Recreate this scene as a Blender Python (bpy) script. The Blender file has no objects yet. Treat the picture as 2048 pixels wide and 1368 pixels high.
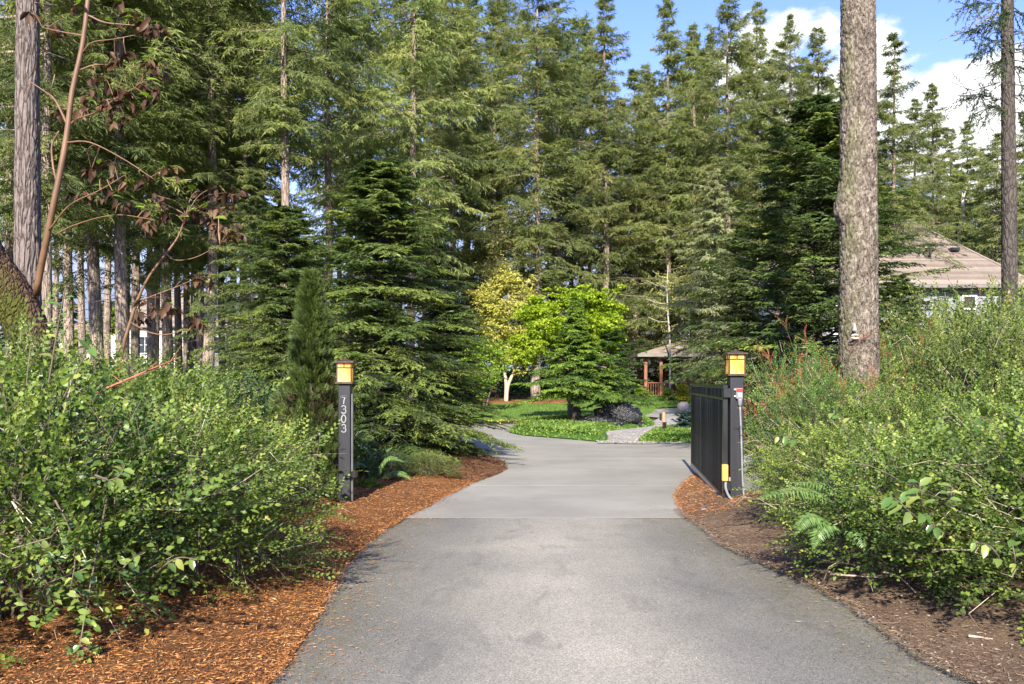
import bpy, math, random
import numpy as np
from math import radians as rad

# ---------------------------------------------------------------- camera, sky, sun, exposure
SC = bpy.context.scene
COL = SC.collection
F = 1764.0            # focal length in photo pixels (2048 wide)
HOR = 763.0           # horizon row in the photo
EYE = 1.6
cam_d = bpy.data.cameras.new('camera'); cam = bpy.data.objects.new('camera', cam_d); COL.objects.link(cam)
cam.location = (0, 0, EYE); cam.rotation_euler = (rad(90), 0, 0)
cam_d.sensor_width = 36; cam_d.lens = 36 * F / 2048; cam_d.shift_y = (HOR - 684) / 2048
cam_d.clip_start = 0.05; cam_d.clip_end = 3000
SC.camera = cam

SUN_EL, SUN_AZ = 33, 187        # azimuth clockwise from +Y (view direction): behind the camera, to the right
sun_d = bpy.data.lights.new('sun', 'SUN'); sun = bpy.data.objects.new('sun', sun_d); COL.objects.link(sun)
sun_d.energy = 3.4; sun_d.angle = rad(0.9); sun_d.color = (1.0, 0.945, 0.85)
sun.rotation_euler = (rad(90 - SUN_EL), 0, rad(180 - SUN_AZ))
sun.location = (20, -30, 40)

W = bpy.data.worlds.new('World'); SC.world = W; W.use_nodes = True
wt = W.node_tree; wt.nodes.clear()
def wn(t, **k):
    n = wt.nodes.new(t)
    for a, b in k.items(): setattr(n, a, b)
    return n
def wmath(op, a, b=None, c=None):
    n = wn('ShaderNodeMath', operation=op)
    for i, v in enumerate((a, b, c)):
        if v is None: continue
        if isinstance(v, (int, float)): n.inputs[i].default_value = v
        else: wt.links.new(v, n.inputs[i])
    return n.outputs[0]
sky = wn('ShaderNodeTexSky', sky_type='NISHITA', sun_disc=False)
sky.sun_elevation = rad(SUN_EL); sky.sun_rotation = rad(SUN_AZ)
sky.air_density = 1.35; sky.dust_density = 0.35; sky.ozone_density = 2.2
tc = wn('ShaderNodeTexCoord')
nz = wn('ShaderNodeTexNoise'); nz.inputs['Scale'].default_value = 5.2; nz.inputs['Detail'].default_value = 9; nz.inputs['Roughness'].default_value = 0.56
mp = wn('ShaderNodeMapping'); mp.inputs['Scale'].default_value = (1, 1, 1.7); mp.inputs['Location'].default_value = (0.35, 0.2, 0.1)
wt.links.new(tc.outputs['Generated'], mp.inputs['Vector']); wt.links.new(mp.outputs[0], nz.inputs['Vector'])
dens = wmath('ADD', nz.outputs['Fac'], 0.0)
def cloud_bank(px, py, rx, ry, amp):
    """a bank of cumulus in one part of the sky, given by its direction"""
    az = math.atan2(px - 1024, F); el = math.atan2(HOR - py, math.hypot(F, px - 1024))
    d = (math.sin(az) * math.cos(el), math.cos(az) * math.cos(el), math.sin(el))
    sub = wn('ShaderNodeVectorMath', operation='SUBTRACT'); sub.inputs[1].default_value = d
    wt.links.new(tc.outputs['Generated'], sub.inputs[0])
    sc = wn('ShaderNodeVectorMath', operation='MULTIPLY'); sc.inputs[1].default_value = (1 / rx, 1 / rx, 1 / ry)
    wt.links.new(sub.outputs[0], sc.inputs[0])
    ln = wn('ShaderNodeVectorMath', operation='LENGTH'); wt.links.new(sc.outputs[0], ln.inputs[0])
    mr = wn('ShaderNodeMapRange', interpolation_type='SMOOTHSTEP')
    mr.inputs['From Min'].default_value = 1.0; mr.inputs['From Max'].default_value = 0.35
    mr.inputs['To Min'].default_value = 0; mr.inputs['To Max'].default_value = amp
    wt.links.new(ln.outputs['Value'], mr.inputs['Value'])
    return mr.outputs[0]
for b in ((2035, 235, .21, .095, .20), (1580, 120, .15, .075, .17), (2350, 220, .3, .12, .15)):
    dens = wmath('ADD', dens, cloud_bank(*b))
cl = wn('ShaderNodeMapRange', interpolation_type='SMOOTHSTEP')
cl.inputs['From Min'].default_value = 0.575; cl.inputs['From Max'].default_value = 0.645
wt.links.new(dens, cl.inputs['Value'])
shade = wn('ShaderNodeMapRange'); shade.inputs['From Min'].default_value = 0.585; shade.inputs['From Max'].default_value = 0.67
wt.links.new(dens, shade.inputs['Value'])
ccol = wn('ShaderNodeMix', data_type='RGBA'); ccol.inputs['A'].default_value = (1.6, 1.78, 2.12, 1); ccol.inputs['B'].default_value = (2.75, 2.75, 2.8, 1)
wt.links.new(shade.outputs[0], ccol.inputs['Factor'])
mixc = wn('ShaderNodeMix', data_type='RGBA')
hsv = wn('ShaderNodeHueSaturation'); hsv.inputs['Saturation'].default_value = 1.22; hsv.inputs['Value'].default_value = 0.58; skt = wn('ShaderNodeMix', data_type='RGBA', blend_type='MULTIPLY'); skt.inputs['Factor'].default_value = 1; skt.inputs['B'].default_value = (.90, .765, 1.0, 1)
wt.links.new(sky.outputs[0], skt.inputs['A']); wt.links.new(skt.outputs['Result'], hsv.inputs['Color'])
sepd = wn('ShaderNodeSeparateXYZ'); wt.links.new(tc.outputs['Generated'], sepd.inputs[0])
deck = wn('ShaderNodeMapRange', interpolation_type='SMOOTHSTEP'); deck.inputs['From Min'].default_value = 0.20; deck.inputs['From Max'].default_value = 0.08
wt.links.new(sepd.outputs['Z'], deck.inputs['Value'])
dmix = wn('ShaderNodeMix', data_type='RGBA'); dmix.inputs['B'].default_value = (1.0, 1.2, 1.78, 1)
wt.links.new(deck.outputs[0], dmix.inputs['Factor'])
wt.links.new(cl.outputs[0], mixc.inputs['Factor']); wt.links.new(hsv.outputs[0], mixc.inputs['A']); wt.links.new(mixc.outputs['Result'], dmix.inputs['A']); wt.links.new(ccol.outputs['Result'], mixc.inputs['B'])
bg = wn('ShaderNodeBackground'); bg.inputs['Strength'].default_value = 0.15
wo = wn('ShaderNodeOutputWorld')
wt.links.new(dmix.outputs['Result'], bg.inputs['Color']); wt.links.new(bg.outputs[0], wo.inputs['Surface'])

vs = SC.view_settings
vs.view_transform = 'Standard'; vs.look = 'None'; vs.gamma = 1; vs.use_curve_mapping = False
vs.exposure = 1.92
SC.render.engine = 'CYCLES'
SC.cycles.max_bounces = 9; SC.cycles.diffuse_bounces = 5; SC.cycles.glossy_bounces = 2
SC.cycles.transmission_bounces = 4; SC.cycles.transparent_max_bounces = 4
SC.cycles.caustics_reflective = False; SC.cycles.caustics_refractive = False

# ---------------------------------------------------------------- small maths
RNG = np.random.default_rng(7)
def smooth(a, b, x):
    t = np.clip((np.asarray(x, float) - a) / (b - a), 0, 1); return t * t * (3 - 2 * t)
def gz(x, y): return 0.6 * smooth(30, 60, y)
def pt(px, py, Y): return np.array([(px - 1024) * Y / F, Y, EYE - (py - HOR) * Y / F])
def gpt(px, py):                        # a pixel on the flat ground
    Y = F * EYE / (py - HOR); return (px - 1024) * Y / F, Y
def nrm(v): return v / np.maximum(np.linalg.norm(v, axis=-1, keepdims=True), 1e-9)
_perm = np.random.default_rng(3).permutation(256)
_val = np.random.default_rng(4).random(256) * 2 - 1
def vnoise(P):                          # value noise, about -1..1, vectorised
    P = np.asarray(P, float); i = np.floor(P).astype(int); f = P - i; u = f * f * (3 - 2 * f)
    def h(a, b, c): return _val[_perm[(_perm[(_perm[(i[..., 0] + a) & 255] + i[..., 1] + b) & 255] + i[..., 2] + c) & 255]]
    x0 = h(0,0,0)*(1-u[...,0])+h(1,0,0)*u[...,0]; x1 = h(0,1,0)*(1-u[...,0])+h(1,1,0)*u[...,0]
    x2 = h(0,0,1)*(1-u[...,0])+h(1,0,1)*u[...,0]; x3 = h(0,1,1)*(1-u[...,0])+h(1,1,1)*u[...,0]
    y0 = x0*(1-u[...,1])+x1*u[...,1]; y1 = x2*(1-u[...,1])+x3*u[...,1]
    return y0*(1-u[...,2])+y1*u[...,2]
def fbm(P, o=4):
    s = 0; a = 1; t = 0; P = np.asarray(P, float)
    for k in range(o): s = s + a * vnoise(P * 2 ** k + 17.3 * k); t += a; a *= .5
    return s / t
def cr(pts, n):                         # Catmull-Rom through points (rows of any width)
    p = np.asarray(pts, float); p = np.vstack([2*p[0]-p[1], p, 2*p[-1]-p[-2]]); m = len(p) - 3
    s = np.linspace(0, m - 1e-6, n); i = s.astype(int); t = (s - i)[:, None]
    a, b, c, d = p[i], p[i+1], p[i+2], p[i+3]
    return .5 * (2*b + (c-a)*t + (2*a-5*b+4*c-d)*t**2 + (3*b-a-3*c+d)*t**3)

# ---------------------------------------------------------------- geometry collector
class G:
    def __init__(s): s.v = []; s.t = []; s.q = []; s.c = []; s.n = 0
    def add(s, v, tris=None, quads=None, tint=.5):
        v = np.asarray(v, float).reshape(-1, 3); k = len(v)
        if tris is not None: s.t.append(np.asarray(tris, int).reshape(-1, 3) + s.n)
        if quads is not None: s.q.append(np.asarray(quads, int).reshape(-1, 4) + s.n)
        s.v.append(v); s.c.append(np.broadcast_to(np.asarray(tint, float).reshape(-1) if np.ndim(tint) else np.full(k, tint), (k,))); s.n += k
        return s
    def box(s, c, d, bev=.004, rz=0., R=None, tint=.5):
        h = np.array(d, float) / 2; b = min(bev, h.min() * .45)
        V = []; idx = {}
        for sx in (-1, 1):
            for sy in (-1, 1):
                for sz in (-1, 1):
                    S = np.array([sx, sy, sz])
                    for ax in range(3):
                        p = S * (h - b); p[ax] = S[ax] * h[ax]; idx[(sx, sy, sz, ax)] = len(V); V.append(p)
        V = np.array(V); Q = []; T = []
        def orient(f):
            P = V[list(f)]; n = np.cross(P[1]-P[0], P[2]-P[0])
            return f if np.dot(n, P.mean(0)) > 0 else f[::-1]
        for ax in range(3):
            o = [a for a in range(3) if a != ax]
            for sg in (-1, 1):
                f = []
                for a, bb in ((-1,-1),(1,-1),(1,1),(-1,1)):
                    k = [0]*3; k[ax] = sg; k[o[0]] = a; k[o[1]] = bb; f.append(idx[(*k, ax)])
                Q.append(orient(tuple(f)))
            for a in (-1, 1):
                for bb in (-1, 1):
                    f = []
                    for e, u in ((-1, o[0]), (1, o[0]), (1, o[1]), (-1, o[1])):
                        k = [0]*3; k[ax] = e; k[o[0]] = a; k[o[1]] = bb; f.append(idx[(*k, u)])
                    Q.append(orient(tuple(f)))
        for sx in (-1, 1):
            for sy in (-1, 1):
                for sz in (-1, 1): T.append(orient(tuple(idx[(sx, sy, sz, a)] for a in range(3))))
        if R is None:
            cz, sz_ = math.cos(rz), math.sin(rz); R = np.array([[cz, -sz_, 0], [sz_, cz, 0], [0, 0, 1]])
        return s.add(V @ np.asarray(R).T + np.array(c), T, Q, tint)
    def bar(s, a, b, w, h, bev=.003, up=(0, 0, 1), tint=.5):
        a = np.array(a, float); b = np.array(b, float); d = b - a; L = np.linalg.norm(d); y = d / L
        x = np.cross(y, up); x = x / np.linalg.norm(x); z = np.cross(x, y)
        return s.box((a + b) / 2, (w, L, h), bev, R=np.stack([x, y, z], 1), tint=tint)
    def tube(s, pts, r, sides=8, caps=True, tint=.5):
        p = np.asarray(pts, float); n = len(p); r = np.broadcast_to(np.asarray(r, float), (n,))
        d = nrm(np.gradient(p, axis=0)); ref = np.array([0., 1, 0]) if abs(d[:, 1]).mean() < .8 else np.array([1., 0, 0])
        x = nrm(np.cross(d, ref)); y = np.cross(d, x)
        a = np.linspace(0, 2*np.pi, sides, endpoint=False)
        V = p[:, None] + r[:, None, None] * (np.cos(a)[None, :, None] * x[:, None] + np.sin(a)[None, :, None] * y[:, None])
        i = np.arange(n-1)[:, None]*sides; j = np.arange(sides); k = (j+1) % sides
        Q = np.stack([i+j, i+k, i+sides+k, i+sides+j], -1).reshape(-1, 4)
        V = V.reshape(-1, 3); T = None
        if caps:
            V = np.vstack([V, p[0], p[-1]]); m = n*sides
            T = np.vstack([np.stack([np.full(sides, m), k, j], 1), np.stack([np.full(sides, m+1), (n-1)*sides+j, (n-1)*sides+k], 1)])
        return s.add(V, T, Q, tint)
    def sticks(s, A, B, ra, rb, tint=.5):     # many three-sided twigs at once
        A = np.asarray(A, float); B = np.asarray(B, float); n = len(A)
        if n == 0: return s
        d = nrm(B - A); ref = np.where(np.abs(d[:, 2:3]) > .9, np.array([[1., 0, 0]]), np.array([[0, 0, 1.]]))
        x = nrm(np.cross(d, ref)); y = np.cross(d, x)
        ra = np.broadcast_to(ra, (n,)); rb = np.broadcast_to(rb, (n,)); V = np.zeros((n, 6, 3))
        for k in range(3):
            o = math.cos(k*2.0944) * x + math.sin(k*2.0944) * y
            V[:, k] = A + o * ra[:, None]; V[:, 3+k] = B + o * rb[:, None]
        f = np.array([[0,1,4,3],[1,2,5,4],[2,0,3,5]])
        return s.add(V.reshape(-1, 3), None, (np.arange(n)[:, None, None]*6 + f[None]).reshape(-1, 4),
                     np.repeat(np.broadcast_to(tint, (n,)), 6))
    def blades(s, P, D, N, L, Wd, fold=.22, tint=.5, mid=.45, droop=0.):
        P = np.asarray(P, float); n = len(P); D = nrm(D); S = nrm(np.cross(D, N)); N2 = np.cross(S, D)
        L = np.broadcast_to(L, (n,))[:, None]; Wd = np.broadcast_to(Wd, (n,))[:, None]
        m = P + D * L * mid
        V = np.stack([P, m + S*Wd/2 + N2*Wd*fold, P + D*L - N2*L*droop, m - S*Wd/2 + N2*Wd*fold], 1).reshape(-1, 3)
        b = np.arange(n)[:, None]*4
        T = np.concatenate([b + np.array([[0, 2, 1]]), b + np.array([[0, 3, 2]])])
        return s.add(V, T, None, np.repeat(np.broadcast_to(tint, (n,)), 4))
    def leaves(s, P, D, N, L, Wd, fold=.18, tint=.5, curl=.12):      # rounder leaf: eight vertices, six faces
        P = np.asarray(P, float); n = len(P); D = nrm(D); S = nrm(np.cross(D, N)); N2 = np.cross(S, D)
        L = np.broadcast_to(L, (n,))[:, None]; Wd = np.broadcast_to(Wd, (n,))[:, None]
        def at(u, w): return P + D*L*u + S*Wd*w + N2*(np.abs(w)*Wd*fold*2 - L*curl*u*u)
        V = np.stack([P, at(.3, 0), at(.68, 0), at(1, 0), at(.3, .46), at(.68, .4), at(.3, -.46), at(.68, -.4)], 1).reshape(-1, 3)
        f3 = np.array([[0,1,4],[0,6,1],[2,3,5],[2,7,3]]); f4 = np.array([[1,2,5,4],[1,6,7,2]]); b = np.arange(n)[:, None, None]*8
        return s.add(V, (b + f3).reshape(-1, 3), (b + f4).reshape(-1, 4), np.repeat(np.broadcast_to(tint, (n,)), 8))
    def stamp(s, g, R, T, tint_add=0.):     # copies of another collector, transformed
        v, t, q, c = g.arr(); n = len(T)
        V = np.einsum('nij,kj->nki', R, v) + T[:, None]
        o = (np.arange(n)*len(v))[:, None, None]
        tint = np.clip(c[None] + np.broadcast_to(tint_add, (n,))[:, None], 0, 1).reshape(-1)
        return s.add(V.reshape(-1, 3), (t[None] + o).reshape(-1, 3) if len(t) else None, (q[None] + o).reshape(-1, 4) if len(q) else None, tint)
    def arr(s):
        v = np.concatenate(s.v) if s.v else np.zeros((0, 3))
        return v, (np.concatenate(s.t) if s.t else np.zeros((0, 3), int)), (np.concatenate(s.q) if s.q else np.zeros((0, 4), int)), np.concatenate(s.c)
    def mesh(s, name, mat, smooth_=False):
        v, t, q, c = s.arr(); me = bpy.data.meshes.new(name)
        me.vertices.add(len(v)); me.vertices.foreach_set('co', v.astype(np.float32).ravel())
        li = np.concatenate([t.ravel(), q.ravel()]).astype(np.int32)
        me.loops.add(len(li)); me.loops.foreach_set('vertex_index', li)
        st = np.concatenate([np.arange(len(t))*3, len(t)*3 + np.arange(len(q))*4]).astype(np.int32)
        me.polygons.add(len(st)); me.polygons.foreach_set('loop_start', st)
        me.polygons.foreach_set('use_smooth', np.full(len(st), smooth_))
        at = me.attributes.new('tint', 'FLOAT', 'POINT'); at.data.foreach_set('value', c.astype(np.float32))
        if mat is not None: me.materials.append(mat)
        me.update(calc_edges=True); return me
    def build(s, name, mat, parent=None, smooth_=False, kind=None, loc=None):
        return link(name, s.mesh(name, mat, smooth_), parent, kind, loc)

def link(name, me, parent=None, kind=None, loc=None, label=None):
    o = bpy.data.objects.new(name, me); COL.objects.link(o)
    if parent is not None: o.parent = parent
    if loc is not None: o.location = loc
    if kind: o['kind'] = kind
    if label: o['label'] = label
    return o
def tag(o, label, cat, group=None):
    o['label'] = label; o['category'] = cat
    if group: o['group'] = group
    return o
def thing(name, label, cat, loc=(0, 0, 0), rz=0., group=None, scale=None):
    o = bpy.data.objects.new(name, None); COL.objects.link(o); o.empty_display_size = .2
    o.location = loc; o.rotation_euler = (0, 0, rz)
    if scale is not None: o.scale = scale
    return tag(o, label, cat, group)

# ---------------------------------------------------------------- materials
class NT:
    def __init__(s, name):
        s.m = bpy.data.materials.new(name); s.m.use_nodes = True; s.t = s.m.node_tree
        s.t.nodes.clear(); s.out = s.t.nodes.new('ShaderNodeOutputMaterial')
    def n(s, typ, ins=None, **k):
        x = s.t.nodes.new(typ)
        for a, b in k.items(): setattr(x, a, b)
        for a, b in (ins or {}).items(): s.set(x, a, b)
        return x
    def set(s, x, a, b):
        if isinstance(b, bpy.types.NodeSocket): s.t.links.new(b, x.inputs[a])
        elif isinstance(b, tuple) and len(b) == 3 and x.inputs[a].type == 'RGBA': x.inputs[a].default_value = (*b, 1)
        else: x.inputs[a].default_value = b
    def ramp(s, fac, stops, interp='LINEAR'):
        r = s.n('ShaderNodeValToRGB', {'Fac': fac}); e = r.color_ramp.elements; r.color_ramp.interpolation = interp
        while len(e) < len(stops): e.new(.5)
        for el, (p, c) in zip(e, stops): el.position = p; el.color = (*c, 1) if len(c) == 3 else c
        return r.outputs['Color']
    def mix(s, f, a, b, mode='MIX'):
        x = s.n('ShaderNodeMix', data_type='RGBA', blend_type=mode)
        s.set(x, 'Factor', f); s.set(x, 'A', a if not isinstance(a, tuple) else (*a, 1)); s.set(x, 'B', b if not isinstance(b, tuple) else (*b, 1))
        return x.outputs['Result']
    def math(s, op, a, b=0.):
        x = s.n('ShaderNodeMath', operation=op); s.set(x, 0, a); s.set(x, 1, b); return x.outputs[0]
    def noise(s, scale, detail=4, rough=.55, vec=None, dist=0.):
        x = s.n('ShaderNodeTexNoise', {'Scale': scale, 'Detail': detail, 'Roughness': rough, 'Distortion': dist})
        if vec is not None: s.set(x, 'Vector', vec)
        return x.outputs['Fac']
    def vor(s, scale, vec=None, feature='F1', out='Distance', rnd=1.):
        x = s.n('ShaderNodeTexVoronoi', {'Scale': scale, 'Randomness': rnd}, feature=feature)
        if vec is not None: s.set(x, 'Vector', vec)
        return x.outputs[out]
    def obj(s, scale=(1, 1, 1), rot=(0, 0, 0)):
        t = s.n('ShaderNodeTexCoord'); m = s.n('ShaderNodeMapping', {'Vector': t.outputs['Object'], 'Scale': scale, 'Rotation': rot}); return m.outputs[0]
    def attr(s, name='tint'): return s.n('ShaderNodeAttribute', attribute_name=name).outputs['Fac']
    def rnd(s): return s.n('ShaderNodeObjectInfo').outputs['Random']
    def bump(s, h, strength=.5, dist=.02):
        return s.n('ShaderNodeBump', {'Height': h, 'Strength': strength, 'Distance': dist}).outputs[0]
    def pbr(s, col, rough=.6, metal=0., normal=None, spec=.5, **extra):
        p = s.n('ShaderNodeBsdfPrincipled'); s.set(p, 'Base Color', col); s.set(p, 'Roughness', rough); s.set(p, 'Metallic', metal)
        s.set(p, 'Specular IOR Level', spec)
        if normal is not None: s.set(p, 'Normal', normal)
        for a, b in extra.items(): s.set(p, a.replace('_', ' '), b)
        return p.outputs[0]
    def done(s, sh): s.t.links.new(sh, s.out.inputs['Surface']); return s.m

def leaf_mat(name, stops, rough=.5, transl=.3, spec=.35, tcol=(.9, 1.0, .45), vary=.25):
    a = NT(name); base = a.ramp(a.attr(), stops)
    hv = a.n('ShaderNodeHueSaturation', {'Color': base, 'Saturation': 1.0})
    a.set(hv, 'Value', a.math('ADD', a.math('MULTIPLY', a.rnd(), vary), 1 - vary / 2))
    c = hv.outputs[0]
    p = a.pbr(c, rough, spec=spec)
    t = a.n('ShaderNodeBsdfTranslucent', {'Color': a.mix(1.0, c, (*tcol,), 'MULTIPLY')})
    m = a.n('ShaderNodeMixShader', {'Fac': transl}); a.t.links.new(p, m.inputs[1]); a.t.links.new(t.outputs[0], m.inputs[2])
    return a.done(m.outputs[0])
def plain_mat(name, c1, c2, scale=8, rough=.6, bump=.15, bscale=40, metal=0., spec=.5, stretch=(1, 1, 1)):
    a = NT(name); v = a.obj(stretch)
    col = a.mix(a.ramp(a.noise(scale, 5, .6, v), [(.3, (0, 0, 0)), (.7, (1, 1, 1))]), c1, c2)
    return a.done(a.pbr(col, rough, metal, a.bump(a.noise(bscale, 4, .6, v), bump, .004), spec))
def bark_mat(name, dark, mid, light, sz=(9, 9, 2.2), moss=None, strength=.9, dist=.03):
    a = NT(name); v = a.obj(sz)
    w = a.noise(1.1, 3, .5, v); vv = a.n('ShaderNodeVectorMath', {0: v, 1: w}, operation='ADD').outputs[0]
    crack = a.vor(1.0, vv, 'DISTANCE_TO_EDGE'); fine = a.noise(5, 6, .65, v)
    h = a.math('ADD', a.ramp(crack, [(.0, (0, 0, 0)), (.22, (1, 1, 1))]), a.math('MULTIPLY', fine, .6))
    col = a.ramp(a.math('ADD', a.math('MULTIPLY', a.ramp(crack, [(.0, (0, 0, 0)), (.12, (1, 1, 1))]), .45), a.math('MULTIPLY', fine, .62)),
                 [(.22, dark), (.5, mid), (.85, light)])
    if moss:
        f = a.ramp(a.noise(2.2, 5, .65, a.obj((1, 1, .7))), [(.38, (0, 0, 0)), (.58, (1, 1, 1))])
        d = a.n('ShaderNodeVectorMath', {0: a.n('ShaderNodeNewGeometry').outputs['Normal'], 1: (-.42, -.75, .50)}, operation='DOT_PRODUCT').outputs['Value']
        f = a.math('MULTIPLY', a.math('ADD', f, .25), a.ramp(d, [(.18, (0, 0, 0)), (.50, (1, 1, 1))]))
        col = a.mix(a.math('MULTIPLY', f, moss[1]), col, moss[0])
    return a.done(a.pbr(col, .88, normal=a.bump(h, strength, dist), spec=.2))

MAT = {}
MAT['fir'] = leaf_mat('fir_needles', [(0, (0.08135, 0.1143, 0.04562)), (.4, (0.1898, 0.2343, 0.08363)), (.75, (0.3145, 0.3541, 0.1191)), (1, (0.423, 0.425, 0.152))], .6, .52, .2, vary=.4)
MAT['fir_olive'] = leaf_mat('olive_fir_needles', [(0, (0.08083, 0.1069, 0.04125)), (.4, (0.192, 0.2297, 0.08006)), (.75, (0.3031, 0.3334, 0.114)), (1, (0.4042, 0.3633, 0.1456))], .6, .52, .2, vary=.3)
MAT['fir_dark'] = leaf_mat('dark_fir_needles', [(0, (0.0374, 0.0616, 0.0286)), (.6, (0.0825, 0.121, 0.0468)), (1, (0.143, 0.1815, 0.065))], .55, .3, .25)
MAT['pine_pale'] = leaf_mat('pale_pine_needles', [(0, (.17, .19, .085)), (.6, (.30, .32, .15)), (1, (.40, .41, .20))], .5, .35, .3)
MAT['hemlock'] = leaf_mat('hemlock_needles', [(0, (0.0315, 0.054, 0.0169)), (.5, (0.0756, 0.1166, 0.0273)), (.8, (0.1522, 0.2052, 0.0416)), (1, (0.2625, 0.3078, 0.0585))], .5, .36, .25)
MAT['garden_fir'] = leaf_mat('garden_conifer_needles', [(0, (.024, .052, .012)), (.5, (.064, .125, .022)), (.8, (.13, .215, .032)), (1, (.25, .34, .045))], .5, .38, .25)
MAT['cedar'] = leaf_mat('cedar_sprays', [(0, (.065, .045, .022)), (.35, (.052, .074, .018)), (.8, (.085, .125, .024)), (1, (.14, .19, .035))], .5, .28, .3)
MAT['huckle'] = leaf_mat('huckleberry_leaves', [(0, (0.02308, 0.06192, 0.01746)), (.35, (0.08918, 0.1548, 0.02993)), (.7, (0.2203, 0.2993, 0.05237)), (.90, (0.3777, 0.4128, 0.08105)), (1, (0.5246, 0.4128, 0.1496))], .40, .44, .36, vary=.32)
MAT['huckle_olive'] = leaf_mat('olive_shrub_leaves', [(0, (0.04721, 0.0774, 0.02245)), (.4, (0.1207, 0.1754, 0.03741)), (.8, (0.2308, 0.2735, 0.05611)), (1, (0.3567, 0.227, 0.07482))], .40, .44, .36, vary=.32)
MAT['huckle_red'] = leaf_mat('red_tipped_shrub_leaves', [(0, (0.03148, 0.0774, 0.01995)), (.4, (0.08918, 0.1806, 0.03492)), (.8, (0.1993, 0.2993, 0.05237)), (.92, (0.3987, 0.1754, 0.06235)), (1, (0.4826, 0.1238, 0.06859))], .40, .44, .36, vary=.32)
MAT['salal'] = leaf_mat('broad_green_leaves', [(0, (0.04747, 0.108, 0.0258)), (.5, (0.1187, 0.1994, 0.04644)), (1, (0.2849, 0.299, 0.07224))], .3, .3, .5, vary=.5)
MAT['madrone_leaf'] = leaf_mat('brown_drooping_leaves', [(0, (.030, .014, .007)), (.5, (.060, .030, .015)), (.85, (.105, .056, .030)), (1, (.16, .28, .03))], .5, .14, .2, tcol=(1, .6, .35), vary=1.2)
MAT['madrone_green'] = leaf_mat('yellow_green_leaves', [(0, (.10, .20, .015)), (1, (.26, .36, .03))], .35, .35, .5, vary=.5)
MAT['maple'] = leaf_mat('lime_maple_leaves', [(0, (0.1926, 0.2986, 0.01926)), (.5, (0.3756, 0.4912, 0.03371)), (1, (0.5587, 0.6357, 0.05779))], .55, .5, .3)
MAT['vine_maple'] = leaf_mat('yellow_leaves', [(0, (.27, .29, .05)), (.5, (.48, .47, .10)), (1, (.60, .50, .16))], .5, .42, .3)
MAT['spring'] = leaf_mat('spring_green_leaves', [(0, (.11, .2, .02)), (.5, (.21, .33, .035)), (1, (.34, .42, .06))], .5, .42, .3)
MAT['pale_broad'] = leaf_mat('pale_broad_leaves', [(0, (.11, .13, .04)), (.5, (.28, .28, .11)), (1, (.50, .44, .22))], .4, .3, .45)
MAT['bluegreen'] = leaf_mat('blue_green_needles', [(0, (.035, .075, .055)), (1, (.10, .16, .13))], .5, .2, .3)
MAT['goldcypress'] = leaf_mat('golden_cypress', [(0, (.20, .24, .012)), (.6, (.42, .42, .02)), (1, (.6, .55, .05))], .5, .35, .3)
MAT['cover'] = leaf_mat('ground_cover_leaves', [(0, (0.05934, 0.1187, 0.0178)), (.5, (0.1335, 0.2324, 0.0356)), (1, (0.2472, 0.3363, 0.05934))], .45, .35, .4)
MAT['grassb'] = leaf_mat('grass_blades', [(0, (0.0688, 0.129, 0.0215)), (.5, (0.1376, 0.2279, 0.0344)), (1, (0.2408, 0.3182, 0.0602))], .5, .4, .35)
MAT['fern'] = leaf_mat('fern_fronds', [(0, (.07, .15, .03)), (1, (.20, .29, .09))], .45, .3, .4)
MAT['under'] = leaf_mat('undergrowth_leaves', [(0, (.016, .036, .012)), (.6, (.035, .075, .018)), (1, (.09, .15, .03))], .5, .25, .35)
MAT['flower'] = leaf_mat('orange_yellow_flowers', [(0, (.5, .30, .02)), (1, (.7, .5, .05))], .5, .3, .3)
MAT['chips'] = leaf_mat('bark_chips', [(0, (0.05934, 0.02176, 0.00989)), (.35, (0.2868, 0.1068, 0.03165)), (.75, (0.4945, 0.2126, 0.06428)), (1, (0.6132, 0.356, 0.1483))], .8, 0., .2, vary=.0)
MAT['darkchips'] = leaf_mat('dark_bark_chips', [(0, (.025, .014, .010)), (.5, (.075, .040, .028)), (1, (.19, .115, .085))], .8, 0., .2, vary=.0)
MAT['litter'] = leaf_mat('needle_litter', [(0, (0.05913, 0.03762, 0.0227)), (.5, (0.1613, 0.1021, 0.06192)), (1, (0.3655, 0.2687, 0.1754))], .8, 0., .2, vary=.0)
MAT['pebble'] = leaf_mat('pebbles', [(0, (.10, .085, .07)), (.6, (.24, .21, .18)), (1, (.44, .40, .35))], .7, 0., .3, vary=.0)
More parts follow.
